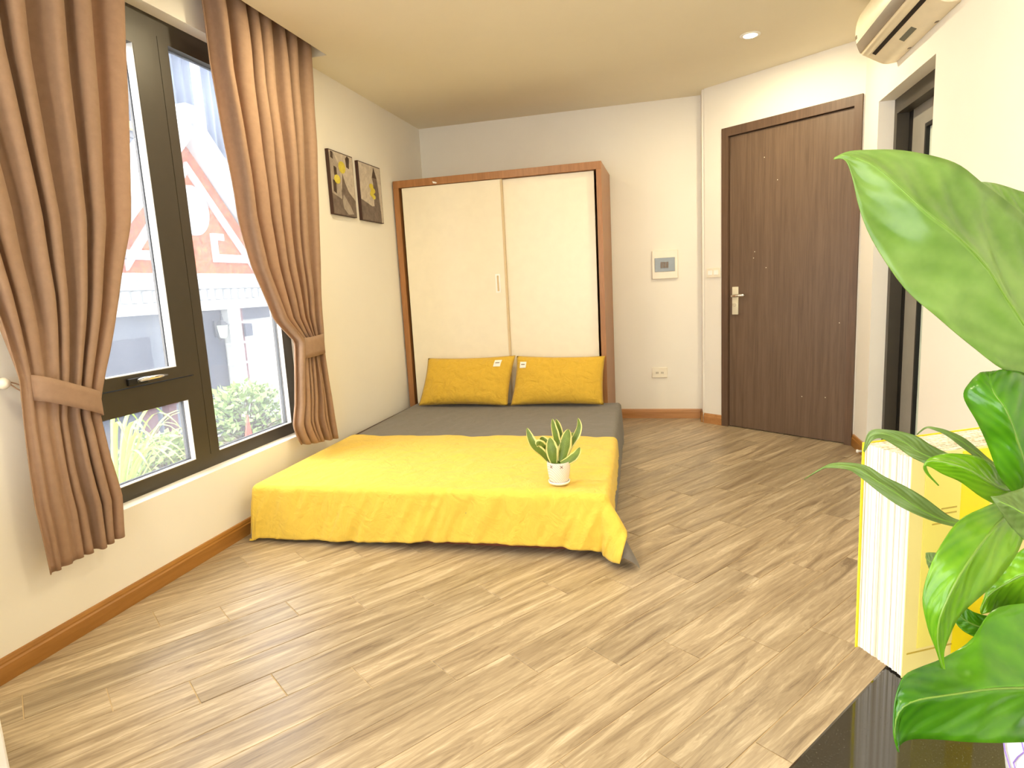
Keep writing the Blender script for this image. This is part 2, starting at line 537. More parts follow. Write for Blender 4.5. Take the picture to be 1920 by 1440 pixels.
# ------------------------------------------------------------ windows
def rect_frame_x(m, x0, x1, y0, y1, z0, z1, w, wb=None, wt=None):
    wb = wb or w; wt = wt or w
    m.box((x0, y0, z0), (x1, y0 + w, z1)); m.box((x0, y1 - w, z0), (x1, y1, z1))
    m.box((x0, y0 + w, z0), (x1, y1 - w, z0 + wb)); m.box((x0, y0 + w, z1 - wt), (x1, y1 - w, z1))
win = thing('window_1', (-0.1, (WY0 + WY1)/2, WZ0), 'dark bronze aluminium window with an awning sash', None, None, 'structure')
fx0, fx1 = -0.135, -0.075
m = MB()
m.box((fx0, WY0, WZ0), (fx1, WY0 + 0.10, WZ1)); m.box((fx0, 3.222, WZ0), (fx1, WY1, WZ1))
m.box((fx0, WY0 + 0.10, WZ0), (fx1, 3.222, 0.452)); m.box((fx0, WY0 + 0.10, 2.372), (fx1, 3.222, WZ1))
m.box((fx0, 2.436, 0.452), (fx1, 2.533, 0.85)); m.box((fx0, 2.488, 0.85), (fx1, 2.533, 2.372))
m.box((fx0, 2.536, 0.452), (fx1, 2.596, 2.372)); m.box((fx0 + 0.01, 2.533, 0.452), (fx1 - 0.006, 2.536, 2.372))
m.box((fx0, WY0 + 0.10, 0.742), (fx1, 2.436, 0.85))
m.box((fx0, 2.596, 2.352), (fx1, 3.222, 2.372))
m.build('window_frame', MT['alu'], win)
s = MB(); rect_frame_x(s, fx0 + 0.006, fx1 + 0.008, 1.905, 2.484, 0.856, 2.368, 0.10, 0.05, 0.075)
sash = s.build('sash', MT['alu'], win)
g = MB(); rect_frame_x(g, fx0 + 0.02, fx0 + 0.028, 2.0, 2.389, 0.90, 2.298, 0.008); g.build('gasket', MT['rubber'], sash)
MB().box((-0.118, 1.99, 0.895), (-0.112, 2.395, 2.30)).build('pane', MT['glass'], sash)
hb = MB().box((-0.070, 2.10, 0.862), (-0.052, 2.20, 0.892), 0.004)
hd = hb.build('handle', MT['rubber'], sash)
MB().tube([(-0.05, 2.14, 0.88), (-0.03, 2.16, 0.884), (-0.028, 2.24, 0.884), (-0.036, 2.29, 0.882)], [0.008, 0.009, 0.007, 0.005], 8).build('handle_lever', MT['chrome'], sash, True)
MB().box((-0.108, 1.93, 0.445), (-0.102, 2.44, 0.75)).build('pane', MT['glass'], win)
MB().box((-0.108, 2.59, 0.445), (-0.102, 3.23, 2.358)).build('pane', MT['glass'], win)
g = MB(); rect_frame_x(g, -0.124, -0.114, 1.94, 2.4362, 0.452, 0.742, 0.006); rect_frame_x(g, -0.124, -0.114, 2.596, 3.222, 0.452, 2.352, 0.006)
g.build('gasket', MT['rubber'], win)
MT['glare_strip'] = plain('pale_rebate_glare', (214, 212, 206), 0.4, 0.1, 0.5, 0.03)  # pale liners put glare into the colour of the frame rebates
def glare_strip(y0, y1, z0, z1, x0, x1, parent):
    mm = MB(); mm.box((x0, y1 - 0.003, z0 + 0.003), (x1, y1, z1)); mm.box((x0, y0, z0), (x1, y1, z0 + 0.003)); mm.build('rebate_glare', MT['glare_strip'], parent)
glare_strip(2.005, 2.384, 0.906, 2.293, -0.111, fx1 + 0.006, sash)
glare_strip(1.94, 2.436, 0.452, 0.742, -0.101, fx1 - 0.001, win)
glare_strip(2.596, 3.222, 0.452, 2.352, -0.101, fx1 - 0.001, win)
# unseen window behind the camera, added to let daylight in
w2 = thing('window_2_added', ((NW[0]+NW[1])/2, YN - 0.1, NW[2]), 'added unseen window behind the camera for daylight', None, None, 'structure')
m = MB()
for xa, xb in ((NW[0], NW[0]+0.06), (1.645, 1.705), (NW[1]-0.06, NW[1])): m.box((xa, YN - 0.13, NW[2]), (xb, YN - 0.07, NW[3]))
m.box((NW[0], YN - 0.128, NW[2]), (NW[1], YN - 0.072, NW[2] + 0.06)); m.box((NW[0], YN - 0.128, NW[3] - 0.06), (NW[1], YN - 0.072, NW[3]))
m.build('window_frame', MT['alu'], w2)
for xa, xb in ((NW[0]+0.055, 1.65), (1.70, NW[1]-0.055)):
    MB().box((xa, YN - 0.103, NW[2]+0.05), (xb, YN - 0.097, NW[3]-0.05)).build('pane', MT['clear'], w2)
w3 = thing('window_3_added', (-0.1, (W3[0]+W3[1])/2, W3[2]), 'added unseen bronze window beside the camera for daylight', None, None, 'structure')  # out of view, added to bring side light into the room
m = MB(); rect_frame_x(m, -0.135, -0.075, W3[0], W3[1], W3[2], W3[3], 0.06); m.box((-0.135, -0.23, W3[2] + 0.06), (-0.075, -0.17, W3[3] - 0.06))
m.build('window_frame', MT['alu'], w3)
for ya, yb in ((W3[0] + 0.055, -0.225), (-0.175, W3[1] - 0.055)):
    MB().box((-0.108, ya, W3[2] + 0.055), (-0.102, yb, W3[3] - 0.055)).build('pane', MT['clear'], w3)
# unseen rest of this building, added to shade the house outside
eb = MB()
eb.box((-T, YN - T, 2.83), (RX + 1.5, 12.0, 9.5)); eb.box((-T, D + T + 0.002, -3.2), (RX + 1.5, 12.0, 2.83)); eb.box((-T, YN - T, -3.2), (RX + 1.5, D + T, -0.13))
struct('wall_exterior_shade', eb, MT['ext'], 'unseen outer walls of this building, added to cut sky light outside')

# ------------------------------------------------------------ brown door
dr = thing('door_1', MDOOR @ Vector((0.5, 0, 0)), 'dark brown wooden room door', None, None, 'structure')
m = MB(MDOOR)
m.box((0, -0.11, 0), (0.054, 0.018, 2.26)); m.box((0.942, -0.11, 0), (0.99, 0.018, 2.26)); m.box((0.054, -0.11, 2.198), (0.942, 0.018, 2.26))
m.build('door_frame', MT['doorframe'], dr)
leaf = MB(MDOOR).box((0.058, -0.045, 0.006), (0.938, -0.004, 2.194), 0.002).build('door_leaf', MT['door'], dr)
MB(MDOOR).box((0.054, -0.05, 0.0), (0.0585, -0.02, 2.198)).build('door_stop_strip', MT['rubber'], dr)
pl = MB(MDOOR).box((0.084, -0.004, 0.884), (0.134, 0.006, 1.094), 0.003).build('lock_plate', MT['plate'], leaf)
MB(MDOOR).tube([(0.105, 0.005, 1.026), (0.105, 0.045, 1.026), (0.115, 0.055, 1.026), (0.15, 0.056, 1.028), (0.205, 0.054, 1.031), (0.212, 0.045, 1.031)], [0.011, 0.011, 0.011, 0.012, 0.012, 0.009], 10).build('door_handle', MT['chrome'], leaf, True)
MB(MDOOR).lathe([(0.0, 0.0), (0.013, 0.0), (0.013, 0.011), (0.0, 0.011)], (0.108, 0.004, 0.958), 14, 'y').build('key_cylinder', MT['chrome'], leaf)
for z in (0.215, 1.30, 1.94):
    MB(MDOOR).box((0.9375, -0.004, z), (0.9445, 0.008, z + 0.115), 0.002).build('hinge', MT['chrome'], dr)
for s_, z_ in ((0.262, 1.345), (0.253, 1.30), (0.352, 1.225), (0.33, 2.0), (0.43, 1.83), (0.635, 0.30), (0.80, 0.31), (0.88, 0.83)):
    MB(MDOOR).lathe([(0.0, 0.0015), (0.005, 0.0)], (s_, -0.0045, z_), 8, 'y').build('paint_spot', MT['plastic'], leaf)

# ------------------------------------------------------------ recessed doorway on the right wall
d2 = thing('door_2', (RX + 0.12, (OY0 + OY1)/2, 0), 'dark aluminium sliding door in the right wall recess', None, None, 'structure')
m = MB()
m.box((RX + 0.085, OY1 - 0.045, 0), (RX + 0.15, OY1 + 0.06, OZ + 0.05)); m.box((RX + 0.085, OY0 - 0.06, 0), (RX + 0.15, OY0 + 0.04, OZ + 0.05))
m.box((RX + 0.085, OY0 + 0.04, OZ - 0.085), (RX + 0.15, OY1 - 0.045, OZ + 0.05))
m.build('door_frame', MT['alu'], d2)
lf = MB(); 
lf.box((RX + 0.155, 4.0, 0.03), (RX + 0.195, 4.20, 2.06)); lf.box((RX + 0.155, OY0 - 0.3, 0.03), (RX + 0.195, OY0 - 0.16, 2.06))
lf.box((RX + 0.155, OY0 - 0.16, 0.03), (RX + 0.195, 4.0, 0.14)); lf.box((RX + 0.155, OY0 - 0.16, 1.94), (RX + 0.195, 4.0, 2.06))
lfo = lf.build('door_leaf', MT['alug'], d2)
gg = MB(); rect_frame_x(gg, RX + 0.151, RX + 0.199, OY0 - 0.16, 4.005, 0.14, 1.94, 0.02); gg.build('gasket', MT['rubber'], lfo)
MB().box((RX + 0.170, OY0 - 0.15, 0.15), (RX + 0.180, 3.99, 1.93)).build('pane', MT['frost'], lfo)
MB().box((RX + 0.152, 4.20, 0), (RX + 0.27, 4.42, 2.2)).build('gap_shade_post', MT['alud'], d2)  # dark post put in for the unlit gap behind the frame
MB().box((RX + 0.152, OY0 - 0.3, 2.065), (RX + 0.27, 4.20, 2.2)).build('track', MT['alud'], d2)

# ------------------------------------------------------------ wardrobe
WX0, WX1, WY, WZ = 0.012, 1.649, 4.753, 2.05
wd = thing('wardrobe', ((WX0+WX1)/2, 5.08, 0), 'wood-framed wardrobe with two cream sliding doors behind the bed', 'wardrobe')
m = MB()
m.box((WX0, WY, 0), (WX0 + 0.045, D - 0.012, WZ - 0.055)); m.build('side_panel', MT['wardwood'], wd)
MB().box((WX1 - 0.038, WY, 0), (WX1, D - 0.012, WZ - 0.055)).build('side_panel', MT['wardwood'], wd)
MB().box((WX0, WY, WZ - 0.055), (WX1, D - 0.012, WZ), 0.002).build('top_panel', MT['wardwood'], wd)
MB().box((WX0 + 0.045, D - 0.03, 0.02), (WX1 - 0.038, D - 0.014, WZ - 0.055)).build('back_panel', MT['wardwood'], wd)
MB().box((WX0 + 0.045, WY + 0.01, 0), (WX1 - 0.038, WY + 0.10, 0.08)).build('plinth', MT['wardwood'], wd)
dl = MB().box((WX0 + 0.066, WY + 0.012, 0.085), (0.884, WY + 0.03, WZ - 0.058), 0.002).build('sliding_door', MT['lam'], wd)
MB().box((0.884, WY + 0.008, 0.085), (0.898, WY + 0.034, WZ - 0.058)).build('edge_strip', MT['lamedge'], dl)
d3 = MB().box((0.89, WY + 0.036, 0.085), (WX1 - 0.058, WY + 0.054, WZ - 0.058), 0.002).build('sliding_door', MT['lam'], wd)
hm = MB(); 
hx0, hx1, hz0, hz1 = 0.808, 0.846, 1.142, 1.286
hm.box((hx0, WY + 0.004, hz0), (hx0 + 0.011, WY + 0.014, hz1)); hm.box((hx1 - 0.011, WY + 0.004, hz0), (hx1, WY + 0.014, hz1))
hm.box((hx0 + 0.011, WY + 0.004, hz0), (hx1 - 0.011, WY + 0.014, hz0 + 0.012)); hm.box((hx0 + 0.011, WY + 0.004, hz1 - 0.012), (hx1 - 0.011, WY + 0.014, hz1))
hm.build('handle', MT['plasticw'], dl)
MB().box((hx0 + 0.011, WY + 0.0105, hz0 + 0.012), (hx1 - 0.011, WY + 0.0125, hz1 - 0.012)).build('handle_recess', MT['lamedge'], dl)
MB().prism([(0.345, 2.022), (0.372, 2.014), (0.382, 2.008), (0.375, 2.002), (0.35, 2.006)], lambda q, k: (q[0], WY - 0.003*k, q[1])).build('paint_chip', MT['plasticw'], wd)

# ------------------------------------------------------------ bed
BZ = 0.272
CFL, CFR, CHR, CHL = Vector((0.135, 2.605)), Vector((1.822, 2.635)), Vector((1.722, 4.735)), Vector((0.10, 4.735))
def bedxy(s, t):          # s 0..1 left-right, t 0..1 foot-head
    return CFL.lerp(CFR, s).lerp(CHL.lerp(CHR, s), t)
bed = thing('bed', (0.95, 3.67, 0), 'low double bed with charcoal sheet under a mustard blanket', 'bed')
m = MB()
q = [bedxy(0.02, 0.012), bedxy(0.985, 0.012), bedxy(0.985, 0.995), bedxy(0.02, 0.995)]
m.prism(q, lambda a, k: (a.x, a.y, 0.0 if k == 0 else 0.07))
m.build('bed_base', MT['redwood'], bed)
m = MB()
q = [bedxy(0.008, 0.008), bedxy(0.99, 0.008), bedxy(0.99, 0.995), bedxy(0.008, 0.995)]
m.prism(q, lambda a, k: (a.x, a.y, 0.07 if k == 0 else BZ - 0.012))
m.build('mattress', MT['whitecloth'], bed)
MB().box((1.845, 2.585, 0.0), (1.868, 2.608, 0.034), 0.003).build('bed_foot', MT['plasticw'], bed)
MB().box((0.03, 3.58, 0.0), (0.07, 4.735, 0.245)).build('gap_shade_rail', MT['canvasedge'], bed)  # rail coloured dark to put in the shadow gap along the wall
BW, BL = 1.66, 2.11
def drape(s, t, off, kside, kcorner, seed, amp, foldamp, zmin):
    """s, t metres on the cloth measured from the foot-left corner; hanging parts lie outside 0..BW / 0..BL"""
    sx = min(max(s, 0), BW); tx = min(max(t, 0), BL)
    c = bedxy(sx / BW, tx / BL)
    dx = s - sx; dy = t - tx
    r = math.hypot(dx, dy)
    rr = 0.03                                   # rounded edge
    if r < 1e-6:
        z = BZ + off + amp * nz(s*5 + seed, t*5, seed) + amp*0.6*nz(s*13, t*9 + seed, 2)
        e = min(sx, BW - sx, tx + 0.0)
        return Vector((c.x, c.y, z))
    ux, uy = dx / r, dy / r
    dg = abs(2 * ux * uy)                       # 1 on the corner diagonal
    k = kside + (kcorner - kside) * dg ** 1.5
    a = min(r / rr, PI/2) if r < rr*PI/2 else PI/2
    hor = rr * math.sin(a); dn = rr * (1 - math.cos(a))
    if r > rr*PI/2:
        ext = r - rr*PI/2
        hor += ext * k; dn += ext * math.sqrt(max(0.0, 1 - k*k))
    along = s if abs(uy) > abs(ux) else t
    w = min(1, r / 0.12)
    fold = foldamp * w * (0.7*nz(along*6 + seed*3, r*2.0 + seed, 1) + 0.6*nz(along*16 + seed + r*9, r*3, 5) + 0.35*nz(along*34 + r*14, r*5, 8))
    hor = hor + off + fold
    z = BZ + off - dn
    x = c.x + ux*hor; y = c.y + uy*hor
    if z < zmin:
        over = zmin - z; z = zmin + 0.004*abs(nz(s*20, t*20)); x += max(ux, 0)*over*0.75; y += uy*over*(0.75 if ux > -0.05 else 0.1)
    x = max(x, 0.022 + off*0.5)
    return Vector((x, y, z))
m = MB()
def fsheet(u, v):
    s = -0.20 + u*(BW + 0.20 + 0.262); t = -0.235 + v*(BL + 0.235 - 0.01)
    p_ = drape(s, t, 0.0, 0.08 if t > 0 else 0.02, 0.66 if s > 0 else 0.2, 3.1, 0.004, 0.006 if t > 0 else 0.002, 0.008)
    return p_
m.grid(150, 150, fsheet)
sheet = m.build('fitted_sheet', MT['grey'], bed, True, fix=True)
sheet['label'] = 'charcoal grey sheet'
# blanket: a thing of its own lying on the bed
bl = MB()
def fbl(u, v):
    hang_r = 0.150 + 0.02*math.sin(v*5)
    s = -0.225 + u*(BW + 0.225 + hang_r)
    t = -0.278 + v*(0.278 + 0.985 + 0.022*nz(u*3, 7))
    foot = -0.278 - 0.004*math.sin(u*9) + 0.022*min(1, max(0, (u - 0.4)/0.3))*(1 if u < 0.9 else max(0, 1 - (u - 0.9)/0.06))
    if t < 0: t = t * (foot / -0.278)
    return drape(s, t, 0.012, 0.07, 0.72 if s > 0 else 0.12, 1.3, 0.008, 0.026 if t < 0 else 0.01, 0.012)
bl.grid(220, 130, fbl)
blo = bl.build('blanket', MT['yellow'], None, True, loc=(0.95, 3.1, 0.27))
tag(blo, 'mustard yellow blanket spread over the foot half of the bed', 'blanket')
mod_solid(blo, 0.004, 1)
MB().box((0.62, 2.606, 0.004), (0.80, 2.622, 0.014), 0.003).build('mattress_hem', MT['whitecloth'], bed)

# pillows
def pillow(name, bl_, br_, tl_, tr_, th, seed, label, tagpos):
    bl_, br_, tl_, tr_ = map(Vector, (bl_, br_, tl_, tr_))
    c = (bl_ + br_ + tl_ + tr_) / 4
    nrm = (br_ - bl_).cross(tl_ - bl_).normalized()       # toward the foot
    if nrm.y > 0: nrm = -nrm
    def pos(u, v, side):
        e = (1 - abs(2*u-1)**2.6) * (1 - abs(2*v-1)**2.6)
        e = max(e, 0) ** 0.55
        b = 0.02
        uu = u + b*(0.5-u)*2*(1-abs(2*v-1)**2)*0.9
        vv = v + 0.03*(0.5-v)*2*(1-abs(2*u-1)**2)
        p_ = (bl_.lerp(br_, uu)).lerp(tl_.lerp(tr_, uu), vv)
        wr = 0.006*nz(u*6+seed, v*6, seed) + 0.004*nz(u*16+seed, v*11, 3+seed)
        rad = math.exp(-((v-0.05)/0.18)**2)*0.006*math.sin(u*70 + 6*nz(u*4, seed)) * (0.4+abs(nz(u*5, seed, 9)))
        return p_ + nrm * side * (th*0.5*e*(1.15 - 0.35*v) + (wr + rad)*min(1, e*2))
    t = thing(name, bl_.lerp(br_, 0.5), label, 'pillow', 'mustard pillows on the bed')
    m = MB()
    m.grid(44, 30, lambda u, v: pos(u, v, 1)); m.grid(44, 30, lambda u, v: pos(u, v, -1))
    o = m.build('pillow_body', MT['pillow'], t, True, fix=False)
    bm = bmesh.new(); bm.from_mesh(o.data); bmesh.ops.remove_doubles(bm, verts=bm.verts, dist=0.0005)
    bmesh.ops.recalc_face_normals(bm, faces=bm.faces); bm.to_mesh(o.data); bm.free()
    g = MB()
    u0, v0, du, dv = tagpos
    g.grid(4, 4, lambda u, v: pos(u0 + du*u, v0 + dv*v, 1) + nrm*0.003)
    lab = g.build('cloth_tag', MT['whitecloth'], t)
    mod_solid(lab, 0.002)
    k = MB(); k.grid(6, 1, lambda u, v: pos(u0 + du*(0.2 + 0.6*u), v0 + dv*(0.48 + 0.14*v), 1) + nrm*0.0055)
    k.build('tag_print', MT['acdark'], t)
    return t
zb = BZ + 0.012
pillow('pillow', (0.165, 4.575, zb), (0.905, 4.56, zb), (0.225, 4.70, 0.648), (0.952, 4.70, 0.655), 0.15, 1.7,
       'mustard pillow nearer the window wall, leaning on wardrobe', (0.80, 0.77, 0.075, 0.14))
pillow('pillow', (0.925, 4.57, zb), (1.635, 4.585, zb), (0.962, 4.70, 0.65), (1.645, 4.70, 0.635), 0.15, 5.2,
       'mustard pillow nearer the brown door, leaning on wardrobe', (0.05, 0.74, 0.075, 0.13))

# ------------------------------------------------------------ curtains
def curtain(name, right, left, npl, xc, ztop, zhem_l, zhem_r, tie_z_l, tie_z_r, seed, label, amp_top, amp_tie, amp_hem, ztie, flat=0.0):
    """left/right: tables z -> y (increasing z)"""
    t = thing(name, (xc, 0.5*(lut(left, 1.5) + lut(right, 1.5)), zhem_l), label, 'curtain', 'tan curtains at the window')
    def pos(u, v):
        zl = ztop + (zhem_l - ztop)*v; zr = ztop + (zhem_r - ztop)*v
        z = zl + (zr - zl)*u
        y0 = lut(left, z); y1 = lut(right, z)
        ph = u + 0.018*math.sin(u*19 + seed) + 0.02*nz(u*4, z*0.8 + seed, seed)
        y = y0 + (y1 - y0)*ph
        if z > ztie: a = amp_tie + (amp_top - amp_tie)*min(1, (z - ztie)/0.9)**0.8
        else: a = amp_tie + (amp_hem - amp_tie)*min(1, (ztie - z)/0.4)
        wv = math.cos(2*PI*npl*u + seed + 0.8*nz(u*3, z*0.7, seed))
        if flat > 0 and z < 1.25:
            k_ = min(1, (1.25 - z)/0.3); e_ = min(1, max(0, (u - flat + 0.1)/0.2)); a *= 1 - 0.75*k_*(1 - e_)
        x = xc + a*wv*(0.85 + 0.3*nz(u*7, seed, z)) + 0.012*nz(u*5 + 3, z*3, seed)
        y += 0.22*a*math.sin(4*PI*npl*u + 2*seed)
        return Vector((max(x, 0.018), y, z))
    m = MB(); m.grid(npl*18, 90, pos)
    o = m.build('curtain_cloth', MT['curtain'], t, True, fix=False)
    mod_solid(o, 0.0025)
    return t, pos
Lr = [(0.30, 1.80), (0.49, 1.815), (0.66, 1.79), (0.82, 1.785), (0.955, 1.829), (1.22, 1.922), (1.50, 2.012), (1.74, 2.049), (2.1, 2.10), (2.33, 2.134), (2.7, 2.15)]
Ll = [(0.30, 1.525), (0.56, 1.512), (0.83, 1.525), (0.97, 1.530), (1.14, 1.50), (1.5, 1.42), (2.0, 1.30), (2.7, 1.22)]
cl, clpos = curtain('curtain', Lr, Ll, 7, 0.100, 2.70, 0.315, 0.335, 0.97, 0.84, 0.6, 'tan curtain on the near side of the window, tied back to a knob', 0.050, 0.026, 0.034, 0.90, 0.58)
Rl = [(0.33, 3.085), (0.42, 3.03), (0.48, 3.011), (0.59, 3.048), (0.77, 3.07), (0.9, 3.095), (0.946, 3.105), (1.077, 2.938), (1.354, 2.809), (1.61, 2.753), (1.98, 2.723), (2.28, 2.685), (2.7, 2.67)]
Rr = [(0.31, 3.39), (0.46, 3.369), (0.727, 3.350), (0.893, 3.327), (1.05, 3.344), (1.673, 3.413), (2.58, 3.496), (2.7, 3.50)]
cr, crpos = curtain('curtain', Rr, Rl, 7, 0.100, 2.70, 0.36, 0.315, 0.94, 0.94, 2.2, 'tan curtain on the far side of the window, beside the bed', 0.050, 0.034, 0.034, 0.90)
def band(parent, y0, y1, z0, z1, hw, xa, xb):
    m = MB()
    def fn(u, v):
        a = 2*PI*u
        y = (y0+y1)/2 + (y1-y0)/2*math.copysign(abs(math.cos(a))**0.6, math.cos(a))
        k = (y - y0)/(y1 - y0)
        x = (xa+xb)/2 + (xb-xa)/2*math.copysign(abs(math.sin(a))**0.7, math.sin(a))
        return Vector((x, y, z0 + (z1-z0)*k + hw*(v - 0.5)))
    m.grid(40, 4, fn, True)
    o = m.build('tieback', MT['curtain'], parent, True, fix=True)
    mod_solid(o, 0.004)
    return o
bl1 = band(cl, 1.575, 1.805, 0.945, 0.845, 0.085, 0.045, 0.150)
MB().tube([(0.06, 1.580, 0.95), (0.05, 1.565, 0.962), (0.048, 1.552, 0.968)], 0.0025, 6).build('cord', MT['curtain'], bl1)
MB().tube([(0.07, 1.580, 0.925), (0.055, 1.562, 0.945), (0.048, 1.550, 0.962)], 0.0025, 6).build('cord', MT['curtain'], bl1)
br1 = band(cr, 3.115, 3.330, 0.905, 0.915, 0.115, 0.045, 0.152)
MB().tube([(0.06, 3.325, 0.95), (0.045, 3.345, 0.962), (0.04, 3.352, 0.966)], 0.0025, 6).build('cord', MT['curtain'], br1)
def knob(y, z, label):
    t = thing('tieback_knob', (0.0, y, z), label, 'knob', 'round curtain knobs on the window wall')
    MB().lathe([(0.0, 0.0), (0.010, 0.0), (0.007, 0.012), (0.007, 0.026)], (0, y, z), 16, 'x').build('stem', MT['plastic'], t, True)
    MB().lathe([(0.0, 0.024), (0.012, 0.027), (0.018, 0.035), (0.019, 0.043), (0.015, 0.052), (0.008, 0.057), (0.0, 0.058)], (0, y, z), 20, 'x').build('ball', MT['plastic'], t, True)
knob(1.535, 0.967, 'cream round knob holding the near curtain tieback')
knob(3.362, 0.972, 'cream round knob holding the far curtain tieback')
rail = thing('curtain_rail', (0.1, 2.3, 2.74), 'metal curtain rail hidden in the ceiling recess', 'curtain rail')
MB().box((0.088, -0.6, 2.722), (0.112, 3.56, 2.738), 0.003).build('track', MT['plastic'], rail)
for k in range(16):
    y = (1.25 + 0.125*k) if k < 8 else (2.72 + 0.105*(k - 8))
    MB().tube([(0.1 + 0.012*math.cos(a*PI/4), y, 2.71 + 0.012*math.sin(a*PI/4)) for a in range(9)], 0.0022, 6).build('hook', MT['chrome'], rail)

# ------------------------------------------------------------ pictures
def pic_mat(name, kind):
    M = Mat(name, rough=0.6)
    v = M.coord((1, 1, 1))
    n = M.noise(v, 28, 5, 0.6, 0.4)
    M.base(M.ramp(n, [(0.3, srgb(*kind[0])), (0.7, srgb(*kind[1]))]))
    return M.m
MT['pic_sky'] = pic_mat('print_sky', ((178, 164, 148), (212, 200, 182)))
MT['pic_dark'] = pic_mat('print_dark', ((92, 78, 68), (128, 112, 100)))
MT['pic_mid'] = pic_mat('print_mid', ((150, 138, 124), (178, 164, 150)))
MT['pic_black'] = pic_mat('print_black', ((50, 34, 24), (80, 60, 48)))
MT['pic_yellow'] = pic_mat('print_yellow', ((200, 180, 40), (226, 212, 90)))
def picture(y0, y1, z0, z1, label, shapes):
    t = thing('wall_picture', (0.0, (y0+y1)/2, z0), label, 'picture', 'canvas prints on the window wall')
    MB().box((0.001, y0, z0), (0.024, y1, z1), 0.001).build('canvas', MT['canvasedge'], t)
    w, h = y1-y0, z1-z0
    for k, (mat, poly) in enumerate(shapes):
        x = 0.0242 + 0.0004*k
        m = MB(); m.prism(poly, lambda q, j: (0.0238 if j == 0 else x, y0 + q[0]*w, z0 + q[1]*h))
        m.build('print', MT[mat], t)
def ell(cx, cy, rx, ry, n=18): return [(cx + rx*math.cos(2*PI*i/n), cy + ry*math.sin(2*PI*i/n)) for i in range(n)]
picture(3.772, 4.088, 1.71, 2.116, 'dark canvas print of an old street with two yellow shapes', [
    ('pic_sky', [(0.02, 0.01), (0.985, 0.01), (0.985, 0.985), (0.02, 0.985)]),
    ('pic_dark', [(0.02, 0.01), (0.985, 0.01), (0.985, 0.28), (0.72, 0.40), (0.58, 0.55), (0.50, 0.68), (0.42, 0.40), (0.02, 0.33)]),
    ('pic_mid', [(0.02, 0.33), (0.40, 0.26), (0.42, 0.76), (0.20, 0.95), (0.02, 0.95)]),
    ('pic_black', [(0.16, 0.62), (0.27, 0.60), (0.27, 0.74), (0.16, 0.76)]),
    ('pic_black', [(0.08, 0.36), (0.20, 0.33), (0.21, 0.52), (0.09, 0.54)]),
    ('pic_black', [(0.70, 0.80), (0.80, 0.78), (0.84, 0.95), (0.76, 1.0 - 0.02), (0.68, 0.93)]),
    ('pic_black', [(0.06, 0.88), (0.15, 0.86), (0.16, 0.97), (0.07, 0.975)]),
    ('pic_mid', [(0.42, 0.24), (0.48, 0.34), (0.72, 0.18), (0.86, 0.05), (0.62, 0.03), (0.44, 0.12)]),
    ('pic_yellow', ell(0.50, 0.77, 0.14, 0.095)),
    ('pic_yellow', ell(0.26, 0.56, 0.12, 0.07))])
picture(4.165, 4.511, 1.705, 2.11, 'dark canvas print of a clock tower with yellow balloons', [
    ('pic_sky', [(0.02, 0.01), (0.985, 0.01), (0.985, 0.985), (0.02, 0.985)]),
    ('pic_dark', [(0.02, 0.01), (0.90, 0.01), (0.90, 0.22), (0.70, 0.30), (0.50, 0.27), (0.30, 0.31), (0.02, 0.36)]),
    ('pic_dark', [(0.60, 0.25), (0.90, 0.05), (0.84, 0.60), (0.80, 0.78), (0.68, 0.97), (0.58, 0.78), (0.62, 0.70)]),
    ('pic_black', [(0.58, 0.78), (0.80, 0.78), (0.68, 0.965)]),
    ('pic_yellow', ell(0.52, 0.62, 0.09, 0.05)), ('pic_yellow', ell(0.58, 0.55, 0.10, 0.05)), ('pic_yellow', ell(0.52, 0.49, 0.08, 0.05)), ('pic_yellow', ell(0.60, 0.44, 0.07, 0.04))])

# ------------------------------------------------------------ electrical things
t = thing('breaker_box', (2.08, D, 1.30), 'cream breaker box with a smoked window on the far wall', 'breaker box')
bx = MB().box((1.978, D - 0.022, 1.182), (2.186, D - 0.0005, 1.412), 0.004).build('cover', MT['plastic'], t)
MB().box((2.000, D - 0.027, 1.240), (2.162, D - 0.021, 1.352), 0.002).build('window', MT['smoke'], t)
for k in range(3):
    MB().box((2.047 + 0.022*k, D - 0.0295, 1.268), (2.066 + 0.022*k, D - 0.0265, 1.318)).build('breaker', MT['acdark'], t)
t = thing('wall_outlet', (2.025, D, 0.397), 'cream double wall outlet low on the far wall', 'outlet')
MB().box((1.962, D - 0.010, 0.352), (2.090, D - 0.0005, 0.440), 0.003).build('plate', MT['plastic'], t)
for cx in (2.006, 2.048):
    for dx in (-0.006, 0.006):
        MB().box((cx + dx - 0.0018, D - 0.0108, 0.386), (cx + dx + 0.0018, D - 0.0095, 0.402)).build('socket_slot', MT['black'], t)
t = thing('light_switch', MDOOR @ Vector((-0.078, 0, 1.21)), 'cream light switch beside the brown door frame', 'switch')
MB(MDOOR).box((-0.138, 0.0005, 1.172), (-0.018, 0.010, 1.246), 0.003).build('plate', MT['plastic'], t)
for s_ in (-0.105, -0.052):
    MB(MDOOR).box((s_ - 0.018, 0.009, 1.192), (s_ + 0.018, 0.0135, 1.226), 0.002).build('rocker', MT['plasticw'], t)
t = thing('door_stopper', (RX - 0.016, 4.31, 0.03), 'small white door stopper on the skirting by the doorway', 'door stopper')
MB().lathe([(0.0, 0.0), (0.008, 0.0), (0.008, -0.02), (0.011, -0.022), (0.011, -0.032), (0.0, -0.034)], (RX - 0.0165, 4.31, 0.03), 12, 'x').build('rod', MT['plasticw'], t, True)

